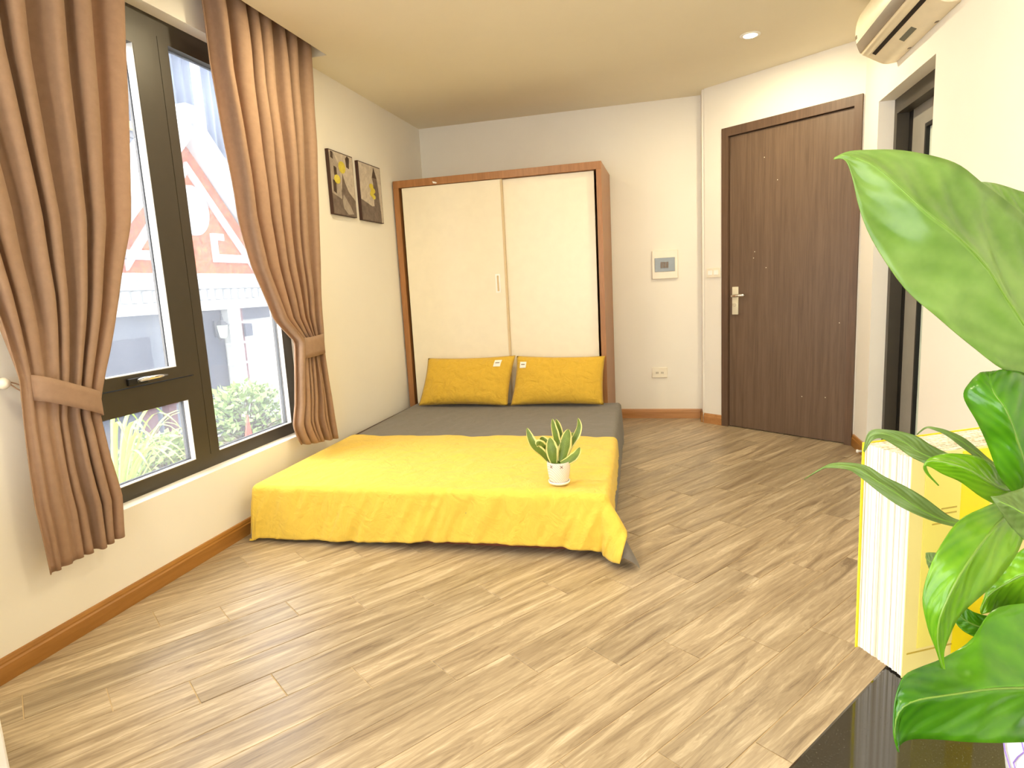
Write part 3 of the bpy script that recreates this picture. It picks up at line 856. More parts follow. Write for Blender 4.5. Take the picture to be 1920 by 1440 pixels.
# ------------------------------------------------------------ downlights
def downlight(x, y, label):
    t = thing('downlight', (x, y, H), label, 'downlight', 'recessed ceiling downlights')
    MB().lathe([(0.040, -0.004), (0.058, -0.004), (0.060, -0.0005), (0.060, 0.0), (0.040, 0.0), (0.040, -0.004)], (x, y, H), 28, 'z', False).build('trim_ring', MT['plasticw'], t, True)
    em = Mat('warm_lamp_disc', (1, 0.9, 0.7, 1), 0.5, emit=(1.0, 0.80, 0.50, 1), estr=22)
    MB().lathe([(0.0, -0.0015), (0.041, -0.0015), (0.041, 0.0), (0.0, 0.0)], (x, y, H), 24).build('lamp_disc', em.m, t)
    l = bpy.data.lights.new('downlight_lamp', 'AREA'); l.shape = 'DISK'; l.size = 0.08
    l.energy = LAMP_W; l.color = (1.0, 0.87, 0.58)
    o = bpy.data.objects.new('lamp', l); COL.objects.link(o); o.parent = t; o.location = (0, 0, -0.006)
downlight(2.604, 4.243, 'lit warm downlight in the ceiling before the brown door')
downlight(0.682, 2.93, 'lit warm downlight in the ceiling above the yellow blanket')
downlight(2.604, 1.65, 'added unseen warm downlight in the ceiling above the black counter')  # out of view, added to brighten the room
downlight(0.682, 0.60, 'added unseen warm downlight in the ceiling behind the camera')  # another unseen lamp added for room brightness

# ------------------------------------------------------------ air conditioner
ac = thing('air_conditioner', (RX - 0.002, 3.6, 2.27), 'cream wall air conditioner above the recessed doorway', 'air conditioner')
AY0, AY1 = 3.20, 4.00
prof = [(RX - 0.002, 2.268), (3.262, 2.266), (3.215, 2.288), (3.165, 2.318), (3.142, 2.334), (3.120, 2.385), (3.112, 2.44), (3.122, 2.505), (3.16, 2.548), (RX - 0.002, 2.556)]
def acprof(t):
    return crom(prof, t)
m = MB()
pp = [acprof(i/36) for i in range(37)]
m.prism(pp, lambda q, k: (q[0], AY0 if k == 0 else AY1, q[1]))
body = m.build('housing', MT['ac'], ac, True); sharp(body, 50)
def strip(name, a, b, out, ya, yb, mat, parent):
    mm = MB(); n = 6
    cen = Vector((3.26, 2.42))
    A = [Vector(acprof(a + (b-a)*i/n)) for i in range(n+1)]
    P_ = [q + (q - cen).normalized()*out for q in A] + [q - (q - cen).normalized()*0.004 for q in reversed(A)]
    mm.prism([(q.x, q.y) for q in P_], lambda q, k: (q[0], ya if k == 0 else yb, q[1]))
    return mm.build(name, mat, parent)
strip('air_vane', 0.452, 0.555, 0.0035, AY0 + 0.004, AY1 - 0.004, MT['acdark'], ac)
strip('outlet_slot', 0.262, 0.298, 0.0012, AY0 + 0.04, AY1 - 0.07, MT['black'], ac)
strip('louver', 0.31, 0.43, 0.003, AY0 + 0.03, AY1 - 0.03, MT['ac'], ac)
strip('rating_label', 0.145, 0.20, 0.001, 3.50, 3.665, MT['smoke'], ac)
strip('end_vent', 0.60, 0.635, 0.002, AY1 - 0.028, AY1 - 0.002, MT['acdark'], ac)
for y in (3.42, 3.76):
    strip('clip', 0.018, 0.045, 0.002, y, y + 0.02, MT['acdark'], ac)

# ------------------------------------------------------------ counter with granite top
UC = Vector((0.593, 0.805, 0)); NC = Vector((0.805, -0.593, 0))
PC = Vector((2.329, 0.635, 0))
MCT = Matrix(((UC.x, NC.x, 0, PC.x), (UC.y, NC.y, 0, PC.y), (0, 0, 1, 0), (0, 0, 0, 1)))
ct = thing('kitchen_counter', MCT @ Vector((0, 0.3, 0)), 'cabinet counter with a glossy black granite top under the plant', 'counter')
u0, u1 = -0.75, 0.28
MB(MCT).box((u0, 0.03, 0.08), (u1 - 0.02, 0.52, 0.77)).build('cabinet_body', MT['cabinet'], ct)
MB(MCT).box((u0, 0.08, 0.0), (u1 - 0.02, 0.50, 0.08)).build('plinth', MT['acdark'], ct)
MB(MCT).box((u0 - 0.01, 0.0, 0.77), (u1, 0.55, 0.80), 0.003).build('granite_top', MT['granite'], ct)
for k in range(2):
    a = u0 + 0.01 + k*0.5
    d_ = MB(MCT).box((a, 0.012, 0.10), (a + 0.49, 0.03, 0.755), 0.002).build('cabinet_door', MT['cabinet'], ct)
    MB(MCT).tube([(a + 0.06 + 0.37*(1-k), -0.012, 0.56), (a + 0.06 + 0.37*(1-k), -0.012, 0.70)], 0.005, 8).build('handle', MT['chrome'], d_)

# white cabinet at the near left edge
wc = thing('white_cabinet', (0.28, 0.6, 0), 'white cabinet end just inside the lower left of the view', 'cabinet')
MB().box((0.02, 0.10, 0.0), (0.545, 1.018, 0.72), 0.003).build('body', MT['cabinet'], wc)
MB().box((0.545, 0.12, 0.06), (0.560, 0.55, 0.70), 0.002).build('cabinet_door', MT['cabinet'], wc)
MB().box((0.545, 0.56, 0.06), (0.560, 1.005, 0.70), 0.002).build('cabinet_door', MT['cabinet'], wc)

# ------------------------------------------------------------ book
MT['cover'] = plain('yellow_book_cover', (240, 222, 40), 0.4, 0, 0.5, 0.02)
MT['flap'] = plain('pale_yellow_flap', (242, 224, 140), 0.45, 0, 0.5, 0.02)
MT['paleyel'] = plain('pale_yellow_panel', (244, 228, 110), 0.45, 0, 0.5, 0.02)
MT['brightyel'] = plain('bright_yellow_panel', (250, 226, 0), 0.4, 0, 0.5, 0.02)
MT['ink'] = plain('faded_print_ink', (196, 168, 60), 0.6)
def pagemat():
    M = Mat('page_paper', srgb(240, 232, 214), 0.85, 0, 0.2)
    v = M.coord((260, 260, 1.2))
    n = M.noise(v, 1.0, 3, 0.6)
    M.base(M.ramp(n, [(0.36, srgb(196, 180, 150)), (0.5, srgb(226, 216, 196)), (0.64, srgb(240, 234, 220))]))
    return M.m
MT['page'] = pagemat()
BA = Vector((2.346, 0.626, 0.8005)); BWd = Vector((0.88, 0.475, 0)); BT = Vector((-0.475, 0.88, 0))
MBK = Matrix(((BWd.x, BT.x, 0, BA.x), (BWd.y, BT.y, 0, BA.y), (0, 0, 1, BA.z), (0, 0, 0, 1)))
bk = thing('book', MBK @ Vector((0.08, 0.028, 0)), 'thick yellow paperback standing upright on the granite counter', 'book')
BKW, BKH, BKT = 0.155, 0.222, 0.0565
MB(MBK).box((0, 0, 0), (BKW, 0.0009, BKH)).build('back_cover', MT['flap'], bk)
MB(MBK).box((-0.002, BKT - 0.0009, 0), (BKW, BKT, BKH)).build('front_cover', MT['cover'], bk)
MB(MBK).box((BKW, 0, 0), (BKW + 0.001, BKT, BKH)).build('spine', MT['cover'], bk)
pg = MB(MBK)
n = 34; rnd = random.Random(4)
for k in range(n):
    a = 0.0012 + (BKT - 0.0024)*k/n; b = 0.0012 + (BKT - 0.0024)*(k+1)/n
    i0 = rnd.uniform(0.0004, 0.0014); hz = rnd.uniform(0.0, 0.0012)
    pg.box((i0, a, 0.001 + hz), (BKW - 0.001, b - 0.00006, BKH - 0.0012 - hz))
po = pg.build('page_block', MT['page'], bk)
po['label'] = 'cream page edges'
MB(MBK).box((0.016, -0.0006, 0.028), (0.058, 0.0, BKH - 0.004)).build('cover_panel', MT['paleyel'], bk)
MB(MBK).box((0.058, -0.0006, 0.012), (0.094, 0.0, BKH - 0.002)).build('cover_panel', MT['brightyel'], bk)
MB(MBK).box((0.094, -0.0006, 0.012), (0.150, 0.0, BKH - 0.002)).build('cover_panel', MT['flap'], bk)
for z, x0, x1 in ((0.166, 0.036, 0.054), (0.161, 0.038, 0.054), (0.152, 0.026, 0.056), (0.134, 0.050, 0.056), (0.118, 0.040, 0.056), (0.062, 0.030, 0.05), (0.056, 0.030, 0.052), (0.051, 0.030, 0.05), (0.046, 0.030, 0.052), (0.024, 0.004, 0.058)):
    MB(MBK).box((x0, -0.0009, z), (x1, -0.0006, z + 0.0014)).build('print_line', MT['ink'], bk)

# ------------------------------------------------------------ leaves
def leaf_mat(name, dark, light, edge=None, gloss=0.28, vein=11.0, margin=0.78, transl=0.25):
    M = Mat(name, srgb(*light), gloss, 0, 0.5)
    uv = M.node('ShaderNodeUVMap')
    sp = M.node('ShaderNodeSeparateXYZ'); M.link(uv.outputs[0], sp.inputs[0])
    au = M.math('ABSOLUTE', M.math('SUBTRACT', M.math('MULTIPLY', sp.outputs['X'], 2.0), 1.0))
    v = M.coord()
    nn = M.noise(v, 18, 4, 0.6)
    ph = M.math('SUBTRACT', M.math('MULTIPLY', sp.outputs['Y'], vein), M.math('MULTIPLY', au, 3.2))
    ph = M.math('ADD', ph, M.math('MULTIPLY', nn, 0.8))
    wv = M.math('SINE', M.math('MULTIPLY', ph, 2*PI))
    f = M.math('ADD', M.math('MULTIPLY', wv, 0.045), nn)
    col = M.ramp(f, [(0.30, srgb(*dark)), (0.72, srgb(*light))])
    rib = M.math('LESS_THAN', au, 0.035)
    col = M.mix(M.math('MULTIPLY', rib, 0.2), col, srgb(*[min(255, int(c*1.25)) for c in light]))
    if edge is not None:
        eg = M.math('GREATER_THAN', M.math('ADD', au, M.math('MULTIPLY', M.math('SUBTRACT', nn, 0.5), 0.25)), margin)
        col = M.mix(eg, col, srgb(*edge))
    M.base(col)
    M.bump(wv, 0.12, 0.002)
    if transl:
        tr = M.node('ShaderNodeBsdfTranslucent'); M.link(col, tr.inputs['Color'])
        mx = M.node('ShaderNodeMixShader'); mx.inputs[0].default_value = transl
        M.link(M.b.outputs[0], mx.inputs[1]); M.link(tr.outputs[0], mx.inputs[2])
        M.link(mx.outputs[0], M.out.inputs['Surface'])
    return M.m
MT['leaf_light'] = leaf_mat('light_green_leaf', (100, 140, 42), (142, 176, 82), None, 0.33, 9)
MT['leaf'] = leaf_mat('green_leaf', (86, 146, 10), (140, 190, 36), None, 0.26, 9)
MT['leaf_dark'] = leaf_mat('deep_green_leaf', (52, 112, 8), (98, 160, 24), None, 0.24, 9)
MT['leaf_dull'] = leaf_mat('dull_green_leaf', (98, 122, 52), (130, 156, 78), None, 0.42, 7)
MT['stem'] = plain('plant_stem', (112, 146, 48), 0.4)

def leaf3(parent, st, mat, n=36, w=12, cup=0.0, rib=True):
    """st: stations base->tip of ((x,y),(x,y),(x,y), depth, edge depth offset a, b)"""
    P_ = []
    for L_, M_, R_, d_, ea, eb in st:
        a = at(L_[0], L_[1], d_ + ea); b = at(M_[0], M_[1], d_); c = at(R_[0], R_[1], d_ + eb)
        P_.append(tuple(a) + tuple(b) + tuple(c))
    m = MB()
    def fn(u, v):
        q = crom(P_, v)
        a, b, c = Vector(q[0:3]), Vector(q[3:6]), Vector(q[6:9])
        s = 2*u - 1
        if s < 0: r = b.lerp(a, -s)
        else: r = b.lerp(c, s)
        nrm = (c - a).cross(Vector(crom(P_, min(1, v + 0.02))[3:6]) - b)
        if nrm.length > 1e-9:
            nrm.normalize()
            wd_ = (c - a).length
            r = r + nrm * (cup * wd_ * (abs(s) - s*s) * 2 + 0.020*wd_*math.sin(v*40 - abs(s)*6)*abs(s)*(1-abs(s))*4)
        return r
    m.grid(w, n, fn)
    o = m.build('leaf', mat, parent, True, fix=False)
    mod_solid(o, 0.0007)
    if rib:
        pts = [Vector(crom(P_, k/20)[3:6]) for k in range(21)]
        MB().tube(pts, [0.0009*(1 - 0.75*k/20) for k in range(21)], 6).build('midrib', MT['stem'], o, True)
    return o

# ---- leafy plant in a white pot on the counter
PCX = at(2075, 1394, 0.43)
PCX = Vector((PCX.x, PCX.y, 0.8))
gp = thing('potted_plant', PCX + Vector((0, 0, 0.0005)), 'large green leafy plant in a white pot on the granite counter', 'plant')
pot = MB().lathe([(0.0, 0.001), (0.046, 0.001), (0.050, 0.006), (0.062, 0.094), (0.066, 0.096), (0.067, 0.104), (0.062, 0.105), (0.058, 0.09), (0.0, 0.088)], tuple(PCX), 40).build('pot', MT['plasticw'], gp, True); sharp(pot, 35)
MB().lathe([(0.0, 0.091), (0.0575, 0.089)], tuple(PCX), 28).build('soil', plain('potting_soil', (58, 42, 30), 0.95, 0, 0.2, 0.3, 60), gp)
MT['purple'] = plain('purple_print', (150, 120, 190), 0.5)
for k in range(3):
    a0 = math.radians(178 + 14*k)
    pts = []
    for i in range(9):
        zz = 0.02 + 0.07*i/8; rr = 0.0505 + 0.0118*(zz - 0.006)/0.088 + 0.0008
        a = a0 + 0.10*math.sin(i*1.3 + k)
        pts.append((PCX.x + rr*math.cos(a), PCX.y + rr*math.sin(a), 0.8 + zz))
    MB().tube(pts, 0.0005, 5).build('pot_print', MT['purple'], pot)
crown = Vector((PCX.x, PCX.y, 0.895))

def S(L_, M_, R_, d, ea=0.0, eb=0.0): return (L_, M_, R_, d, ea, eb)
LV = []
# big upper leaf
LV.append(('leaf_light', [S((2010, 610), (2020, 700), (2000, 760), 0.44, 0.01, 0.0), S((1985, 480), (1975, 655), (1945, 715), 0.43, 0.015, 0.0),
    S((1930, 415), (1920, 608), (1883, 694), 0.425, 0.02, 0.0), S((1880, 372), (1854, 506), (1815, 643), 0.42, 0.02, 0.005), S((1841, 343), (1800, 448), (1758, 595), 0.415, 0.018, 0.008),
    S((1801, 311), (1739, 400), (1697, 541), 0.415, 0.015, 0.008), S((1755, 294), (1688, 353), (1640, 458), 0.42, 0.012, 0.006), S((1690, 282), (1640, 312), (1612, 392), 0.425, 0.008, 0.004),
    S((1628, 281), (1606, 297), (1598, 330), 0.43, 0.004, 0.0), S((1590, 284), (1582, 292), (1584, 300), 0.432), S((1566, 295), (1564, 297), (1563, 299), 0.436)], 0.10))
# pale leaf behind it, top right
LV.append(('leaf_light', [S((1990, 420), (2000, 470), (1980, 500), 0.47), S((1955, 375), (1945, 425), (1925, 470), 0.47, 0.01), S((1905, 356), (1900, 402), (1888, 425), 0.47, 0.01), S((1865, 344), (1865, 370), (1862, 395), 0.47, 0.01), S((1838, 341), (1838, 344), (1838, 348), 0.47)], 0.08))
# upright glossy leaf
LV.append(('leaf_dark', [S((1895, 920), (1915, 925), (1935, 915), 0.42), S((1872, 888), (1922, 880), (1965, 840), 0.41, 0.008, 0.015), S((1852, 835), (1905, 820), (1965, 770), 0.405, 0.012, 0.02),
    S((1833, 793), (1886, 770), (1950, 725), 0.40, 0.014, 0.02), S((1807, 744), (1862, 735), (1930, 705), 0.405, 0.012, 0.015), S((1820, 716), (1855, 710), (1905, 696), 0.412, 0.006, 0.008), S((1838, 699), (1856, 697), (1880, 696), 0.42)], 0.12))
# short leaf over the book
LV.append(('leaf', [S((1893, 905), (1904, 921), (1900, 932), 0.43), S((1878, 893), (1878, 917), (1872, 946), 0.425, 0.006, 0.01), S((1862, 874), (1848, 900), (1840, 932), 0.42, 0.008, 0.012), S((1835, 857), (1815, 880), (1800, 903), 0.42, 0.008, 0.012),
    S((1800, 851), (1780, 869), (1768, 889), 0.425, 0.006, 0.008), S((1765, 852), (1752, 864), (1745, 876), 0.43, 0.003, 0.004), S((1738, 863), (1734, 869), (1732, 874), 0.434), S((1740, 885), (1738, 886), (1736, 888), 0.436), S((1760, 910), (1760, 910), (1759, 911), 0.438)], 0.12))
# narrow leaf bent over the top of the book
LV.append(('leaf_dull', [S((1850, 900), (1845, 908), (1838, 915), 0.46), S((1800, 862), (1790, 875), (1780, 890), 0.47), S((1773, 848), (1755, 862), (1735, 870), 0.48, 0.0, 0.005), S((1745, 834), (1722, 847), (1705, 855), 0.485, 0.0, 0.006), S((1715, 816), (1697, 830), (1683, 839), 0.49, 0.0, 0.006),
    S((1668, 806), (1660, 814), (1652, 822), 0.495, 0.0, 0.004), S((1630, 809), (1632, 818), (1634, 828), 0.50), S((1619, 846), (1620, 847), (1621, 848), 0.505)], 0.10))
# long narrow leaf reaching left
LV.append(('leaf_dull', [S((1850, 985), (1845, 992), (1840, 1000), 0.44), S((1802, 976), (1795, 982), (1788, 987), 0.45), S((1775, 964), (1760, 972), (1742, 974), 0.455), S((1738, 936), (1715, 948), (1690, 951), 0.46, 0.0, 0.004), S((1700, 913), (1680, 924), (1655, 928), 0.465, 0.0, 0.004),
    S((1658, 893), (1640, 899), (1618, 899), 0.47, 0.0, 0.004), S((1622, 872), (1605, 877), (1592, 881), 0.475), S((1572, 867), (1563, 873), (1556, 877), 0.48), S((1542, 876), (1540, 879), (1539, 881), 0.482), S((1509, 898), (1509, 898), (1508, 899), 0.485)], 0.10))
# thin tip behind
LV.append(('leaf_dull', [S((1880, 880), (1875, 885), (1870, 890), 0.47), S((1852, 858), (1846, 862), (1840, 866), 0.48), S((1812, 824), (1806, 830), (1800, 836), 0.485), S((1779, 808), (1776, 812), (1773, 816), 0.49), S((1752, 801), (1750, 803), (1748, 805), 0.495), S((1734, 801), (1734, 803), (1735, 804), 0.50), S((1719, 814), (1719, 815), (1720, 815), 0.503)], 0.0))
# drooping leaf in the middle
LV.append(('leaf', [S((1895, 932), (1905, 950), (1925, 990), 0.40, 0.0, 0.0), S((1842, 953), (1868, 985), (1905, 1040), 0.385, 0.004, 0.01), S((1798, 977), (1832, 1030), (1868, 1090), 0.375, 0.006, 0.012), S((1766, 1020), (1800, 1078), (1836, 1120), 0.37, 0.008, 0.012),
    S((1742, 1068), (1778, 1120), (1808, 1145), 0.37, 0.008, 0.010), S((1730, 1122), (1762, 1160), (1791, 1168), 0.372, 0.006, 0.008), S((1738, 1172), (1758, 1196), (1777, 1200), 0.376, 0.003, 0.004), S((1753, 1213), (1762, 1228), (1770, 1226), 0.38), S((1768, 1258), (1771, 1260), (1774, 1260), 0.383), S((1784, 1300), (1786, 1301), (1787, 1301), 0.385), S((1795, 1340), (1796, 1341), (1797, 1341), 0.386)], 0.10))
# dull leaf tip from the right
LV.append(('leaf_dull', [S((1990, 880), (2000, 960), (1990, 1030), 0.37), S((1925, 912), (1930, 965), (1928, 1015), 0.37, 0.005, 0.008), S((1892, 923), (1897, 950), (1898, 990), 0.372, 0.004, 0.006), S((1872, 930), (1874, 940), (1876, 958), 0.374), S((1858, 931), (1858, 932), (1859, 934), 0.376)], 0.08))
# bright leaf at the right edge
LV.append(('leaf', [S((1985, 1010), (1990, 1080), (1990, 1150), 0.42), S((1935, 1020), (1930, 1075), (1925, 1140), 0.425, 0.004, 0.008), S((1892, 1050), (1885, 1095), (1885, 1143), 0.43, 0.004, 0.008), S((1860, 1085), (1853, 1118), (1858, 1148), 0.432), S((1838, 1142), (1838, 1148), (1840, 1152), 0.435)], 0.08))
# dark leaf behind, lower
LV.append(('leaf_dark', [S((1880, 1160), (1875, 1185), (1868, 1205), 0.45), S((1832, 1150), (1828, 1172), (1822, 1192), 0.455), S((1805, 1135), (1800, 1155), (1795, 1172), 0.46), S((1782, 1122), (1780, 1128), (1779, 1134), 0.465)], 0.05))
LV.append(('leaf_dull', [S((1790, 1050), (1788, 1070), (1784, 1095), 0.46), S((1762, 1038), (1760, 1058), (1758, 1080), 0.462), S((1742, 1036), (1742, 1052), (1742, 1066), 0.465), S((1736, 1037), (1736, 1040), (1736, 1044), 0.466)], 0.05))
# large leaf at the bottom
LV.append(('leaf_dark', [S((2060, 1190), (2080, 1300), (2040, 1400), 0.40), S((1985, 1125), (1985, 1290), (1975, 1392), 0.385, 0.03, 0.0), S((1920, 1131), (1920, 1290), (1915, 1392), 0.375, 0.035, 0.0), S((1862, 1144), (1862, 1292), (1862, 1393), 0.37, 0.035, 0.0), S((1820, 1200), (1815, 1298), (1811, 1391), 0.368, 0.028, 0.002),
    S((1770, 1233), (1768, 1305), (1766, 1387), 0.367, 0.02, 0.004), S((1726, 1251), (1724, 1312), (1726, 1385), 0.366, 0.012, 0.006), S((1694, 1270), (1694, 1325), (1700, 1388), 0.366, 0.006, 0.006), S((1679, 1312), (1680, 1350), (1687, 1397), 0.367, 0.003, 0.003), S((1675, 1372), (1678, 1385), (1683, 1403), 0.368), S((1683, 1409), (1684, 1409), (1686, 1410), 0.369)], 0.10))
for mat, st, cup in LV:
    lf_ = leaf3(gp, st, MT[mat], cup=cup)
    b = at(st[0][1][0], st[0][1][1], st[0][3])
    ofs = Vector((random.uniform(-0.02, 0.02), random.uniform(-0.02, 0.02), 0))
    base = crown + ofs
    mid = (base + b)/2 + Vector((0, 0, 0.03))
    MB().tube([base, base.lerp(mid, 0.6) + Vector((0, 0, 0.01)), mid.lerp(b, 0.5), b], [0.003, 0.0028, 0.0024, 0.0018], 7).build('stalk', MT['stem'], gp, True)

# ---- variegated plant on the blanket
SP = Vector((1.627, 2.715, BZ + 0.022))
vp = thing('potted_plant', SP, 'small variegated snake plant in a white pot standing on the yellow blanket', 'plant')
def potmat():
    M = Mat('embossed_white_ceramic', srgb(240, 230, 218), 0.4)
    v = M.coord()
    w1 = M.node('ShaderNodeTexWave', wave_type='BANDS', bands_direction='DIAGONAL'); w1.inputs['Scale'].default_value = 55
    M.link(v, w1.inputs['Vector'])
    M.base(M.ramp(w1.outputs['Fac'], [(0.0, srgb(226, 208, 192)), (1.0, srgb(246, 238, 228))]))
    M.bump(w1.outputs['Fac'], 0.4, 0.002)
    return M.m
MT['pot'] = potmat()
pb = MB().lathe([(0.0, 0.012), (0.041, 0.012), (0.047, 0.03), (0.052, 0.07), (0.053, 0.092), (0.052, 0.103), (0.049, 0.103), (0.048, 0.09), (0.0, 0.088)], tuple(SP), 36).build('pot', MT['pot'], vp, True); sharp(pb, 40)
MB().lathe([(0.0, 0.0), (0.045, 0.0), (0.049, 0.006), (0.050, 0.013), (0.046, 0.013), (0.044, 0.008), (0.0, 0.008)], tuple(SP), 32).build('saucer', MT['plasticw'], vp, True)
MB().lathe([(0.0, 0.0915), (0.0478, 0.0900)], tuple(SP), 24).build('soil', MT['stem'], vp)
MT['xmark'] = plain('brown_mark', (120, 92, 74), 0.6)
for az in (-118, -66):
    a = math.radians(az)
    o_ = Vector((math.cos(a), math.sin(a), 0)); tng = Vector((-math.sin(a), math.cos(a), 0))
    c_ = SP + o_*0.0535 + Vector((0, 0, 0.088))
    for sg in (-1, 1):
        MB().tube([c_ - tng*0.006 - Vector((0, 0, 0.006*sg)), c_ + tng*0.006 + Vector((0, 0, 0.006*sg))], 0.0013, 5).build('cross_mark', MT['xmark'], pb)
MT['snake'] = leaf_mat('variegated_leaf', (92, 116, 36), (128, 152, 62), (238, 232, 150), 0.4, 14, 0.70, 0.15)
def snake(px_pts, wid, fac, twist=0.0, depth=2.78):
    """midline through picture points at the plant's distance, half-widths in metres"""
    mid = [at(x, y, depth + dd) for x, y, dd in px_pts]
    m = MB()
    n_ = len(mid) - 1
    def fn(u, v):
        q = Vector(crom([tuple(p_) for p_ in mid], v)); q2 = Vector(crom([tuple(p_) for p_ in mid], min(1, v + 0.03))); q1 = Vector(crom([tuple(p_) for p_ in mid], max(0, v - 0.03)))
        tan = (q2 - q1).normalized()
        view = FWD
        side = tan.cross(view).normalized()
        ang = fac + twist*v
        nrm = side.cross(tan)
        side2 = side*math.cos(ang) + nrm*math.sin(ang)
        w_ = lut(wid, v)
        s = 2*u - 1
        return q + side2*w_*s + (side2.cross(tan))*(0.35*w_*(s*s))
    m.grid(8, 24, fn)
    o = m.build('leaf', MT['snake'], vp, True, fix=False)
    mod_solid(o, 0.0015)
WD = lambda w: (lambda w:  [(0.0, w*0.45), (0.25, w*0.8), (0.55, w), (0.8, w*0.72), (0.93, w*0.35), (1.0, 0.001)])(w*1.2)
dsp = (SP - CAM).dot(FWD)
zz = (940 - 0)
def zp(x, y, d=0.0): return (940 + x/7.2, 740 + y/7.2, d)
for pts, w, f in [
    ([zp(640, 900, 0.0), zp(560, 800, -0.02), zp(450, 700, -0.03), zp(385, 580, -0.03), zp(345, 450, -0.02)], 0.020, 0.3),
    ([zp(680, 900, 0.0), zp(610, 760, 0.0), zp(540, 690, -0.03), zp(500, 660, -0.04), zp(480, 690, -0.05)], 0.019, 0.2),
    ([zp(740, 900, 0.01), zp(640, 700, 0.03), zp(560, 610, 0.04), zp(520, 590, 0.04)], 0.017, 0.2),
    ([zp(710, 930, -0.03), zp(690, 820, -0.04), zp(670, 700, -0.04), zp(655, 580, -0.03)], 0.026, 0.1),
    ([zp(760, 920, 0.01), zp(770, 760, 0.01), zp(730, 560, 0.0), zp(700, 430, 0.0), zp(690, 325, 0.0)], 0.017, 0.5),
    ([zp(780, 900, 0.02), zp(790, 640, 0.03), zp(775, 460, 0.03), zp(735, 330, 0.03)], 0.015, 0.4),
    ([zp(790, 920, -0.01), zp(770, 800, -0.01), zp(760, 680, 0.0), zp(765, 550, 0.0)], 0.018, 0.4),
    ([zp(810, 910, -0.02), zp(840, 780, -0.02), zp(870, 620, -0.01), zp(905, 465, 0.0)], 0.027, 0.0),
    ([zp(850, 890, 0.02), zp(920, 700, 0.03), zp(1000, 560, 0.03), zp(1045, 430, 0.03), zp(1035, 315, 0.03)], 0.017, 0.6),
    ([zp(840, 900, 0.03), zp(890, 720, 0.05), zp(930, 600, 0.05), zp(970, 510, 0.05)], 0.020, 0.2),
    ([zp(800, 930, -0.03), zp(900, 890, -0.04), zp(1000, 810, -0.04), zp(1060, 710, -0.03)], 0.018, 0.3)]:
    snake(pts, WD(w), f, 0.3, dsp)

# ------------------------------------------------------------ outside: neighbour house, metal shed, plants
MT['stucco'] = None
def stucco():
    M = Mat('orange_pebble_stucco', srgb(206, 118, 86), 0.9, 0, 0.2)
    v = M.coord()
    n = M.noise(v, 16, 6, 0.75, 1.0)
    M.base(M.ramp(n, [(0.35, srgb(150, 66, 30)), (0.5, srgb(186, 98, 54)), (0.65, srgb(206, 150, 100))]))
    M.bump(n, 0.5, 0.03)
    return M.m
MT['stucco'] = stucco()
MT['hwhite'] = plain('white_house_paint', (206, 210, 214), 0.8, 0, 0.3, 0.04, 6)
MT['hgrey'] = plain('blue_grey_house_wall', (112, 120, 134), 0.8, 0, 0.3, 0.10, 3)
MT['hdark'] = plain('dark_shutter', (74, 80, 96), 0.7, 0, 0.3, 0.08, 5)
MT['hpale'] = plain('pale_render_wall', (190, 194, 194), 0.85, 0, 0.3, 0.08, 3)
MT['tin'] = plain('corrugated_tin', (86, 98, 118), 0.5, 0.1, 0.4, 0.12, 3)
MT['steel'] = plain('painted_steel_post', (214, 218, 224), 0.5)
MT['lampm'] = plain('dark_lantern_metal', (60, 64, 72), 0.5)
MT['plum'] = plain('plum_post', (110, 72, 78), 0.7)
MT['concrete'] = plain('concrete', (150, 148, 142), 0.9, 0, 0.3, 0.12, 5)
HX = -4.0
hs = thing('neighbour_house', (HX - 1.0, 7.25, -3.2), 'white house with orange gable seen through the window', 'house')
MB().box((HX - 2.2, 2.0, -3.2), (HX, 7.86, 1.10)).build('wall', MT['hgrey'], hs)
MB().box((HX - 2.2, 7.86, -3.2), (HX + 0.02, 13.0, 1.10)).build('side_wall', MT['hpale'], hs)
MB().box((HX + 0.02, 7.86, 0.90), (HX + 0.06, 13.0, 1.07)).build('beam', MT['hdark'], hs)
MB().box((HX, 4.9, -1.2), (HX + 0.03, 6.25, 0.80)).build('shutter', MT['hdark'], hs)
MB().box((HX, 7.0, -3.2), (HX + 0.05, 7.52, 1.06)).build('dark_pier', MT['hdark'], hs)
cn = MB()
for z0, z1, o in ((1.07, 1.17, 0.16), (1.17, 1.20, 0.12), (1.20, 1.36, 0.09), (1.36, 1.42, 0.14), (1.42, 1.47, 0.20), (1.47, 1.55, 0.26)):
    cn.box((HX - 2.2, 2.0, z0), (HX + o, 13.0, z1))
cor = cn.build('cornice', MT['hwhite'], hs)
for k in range(42):
    y = 4.3 + 0.155*k
    MB().box((HX + 0.09, y, 1.215), (HX + 0.13, y + 0.085, 1.345)).build('dentil', MT['hwhite'], cor)
GC, GB, GA, GHW = 7.235, 1.55, 3.30, 1.60
gp_ = MB(); gp_.prism([(GC - GHW, GB), (GC + GHW, GB), (GC, GA)], lambda q, k: (HX - 0.4 if k == 0 else HX, q[0], q[1]))
gable = gp_.build('gable_wall', MT['stucco'], hs)
def bandx(poly, x0, x1, name, mat, parent):
    mm = MB(); mm.prism(poly, lambda q, k: (x0 if k == 0 else x1, q[0], q[1])); return mm.build(name, mat, parent)
sl = (GA - GB)/GHW
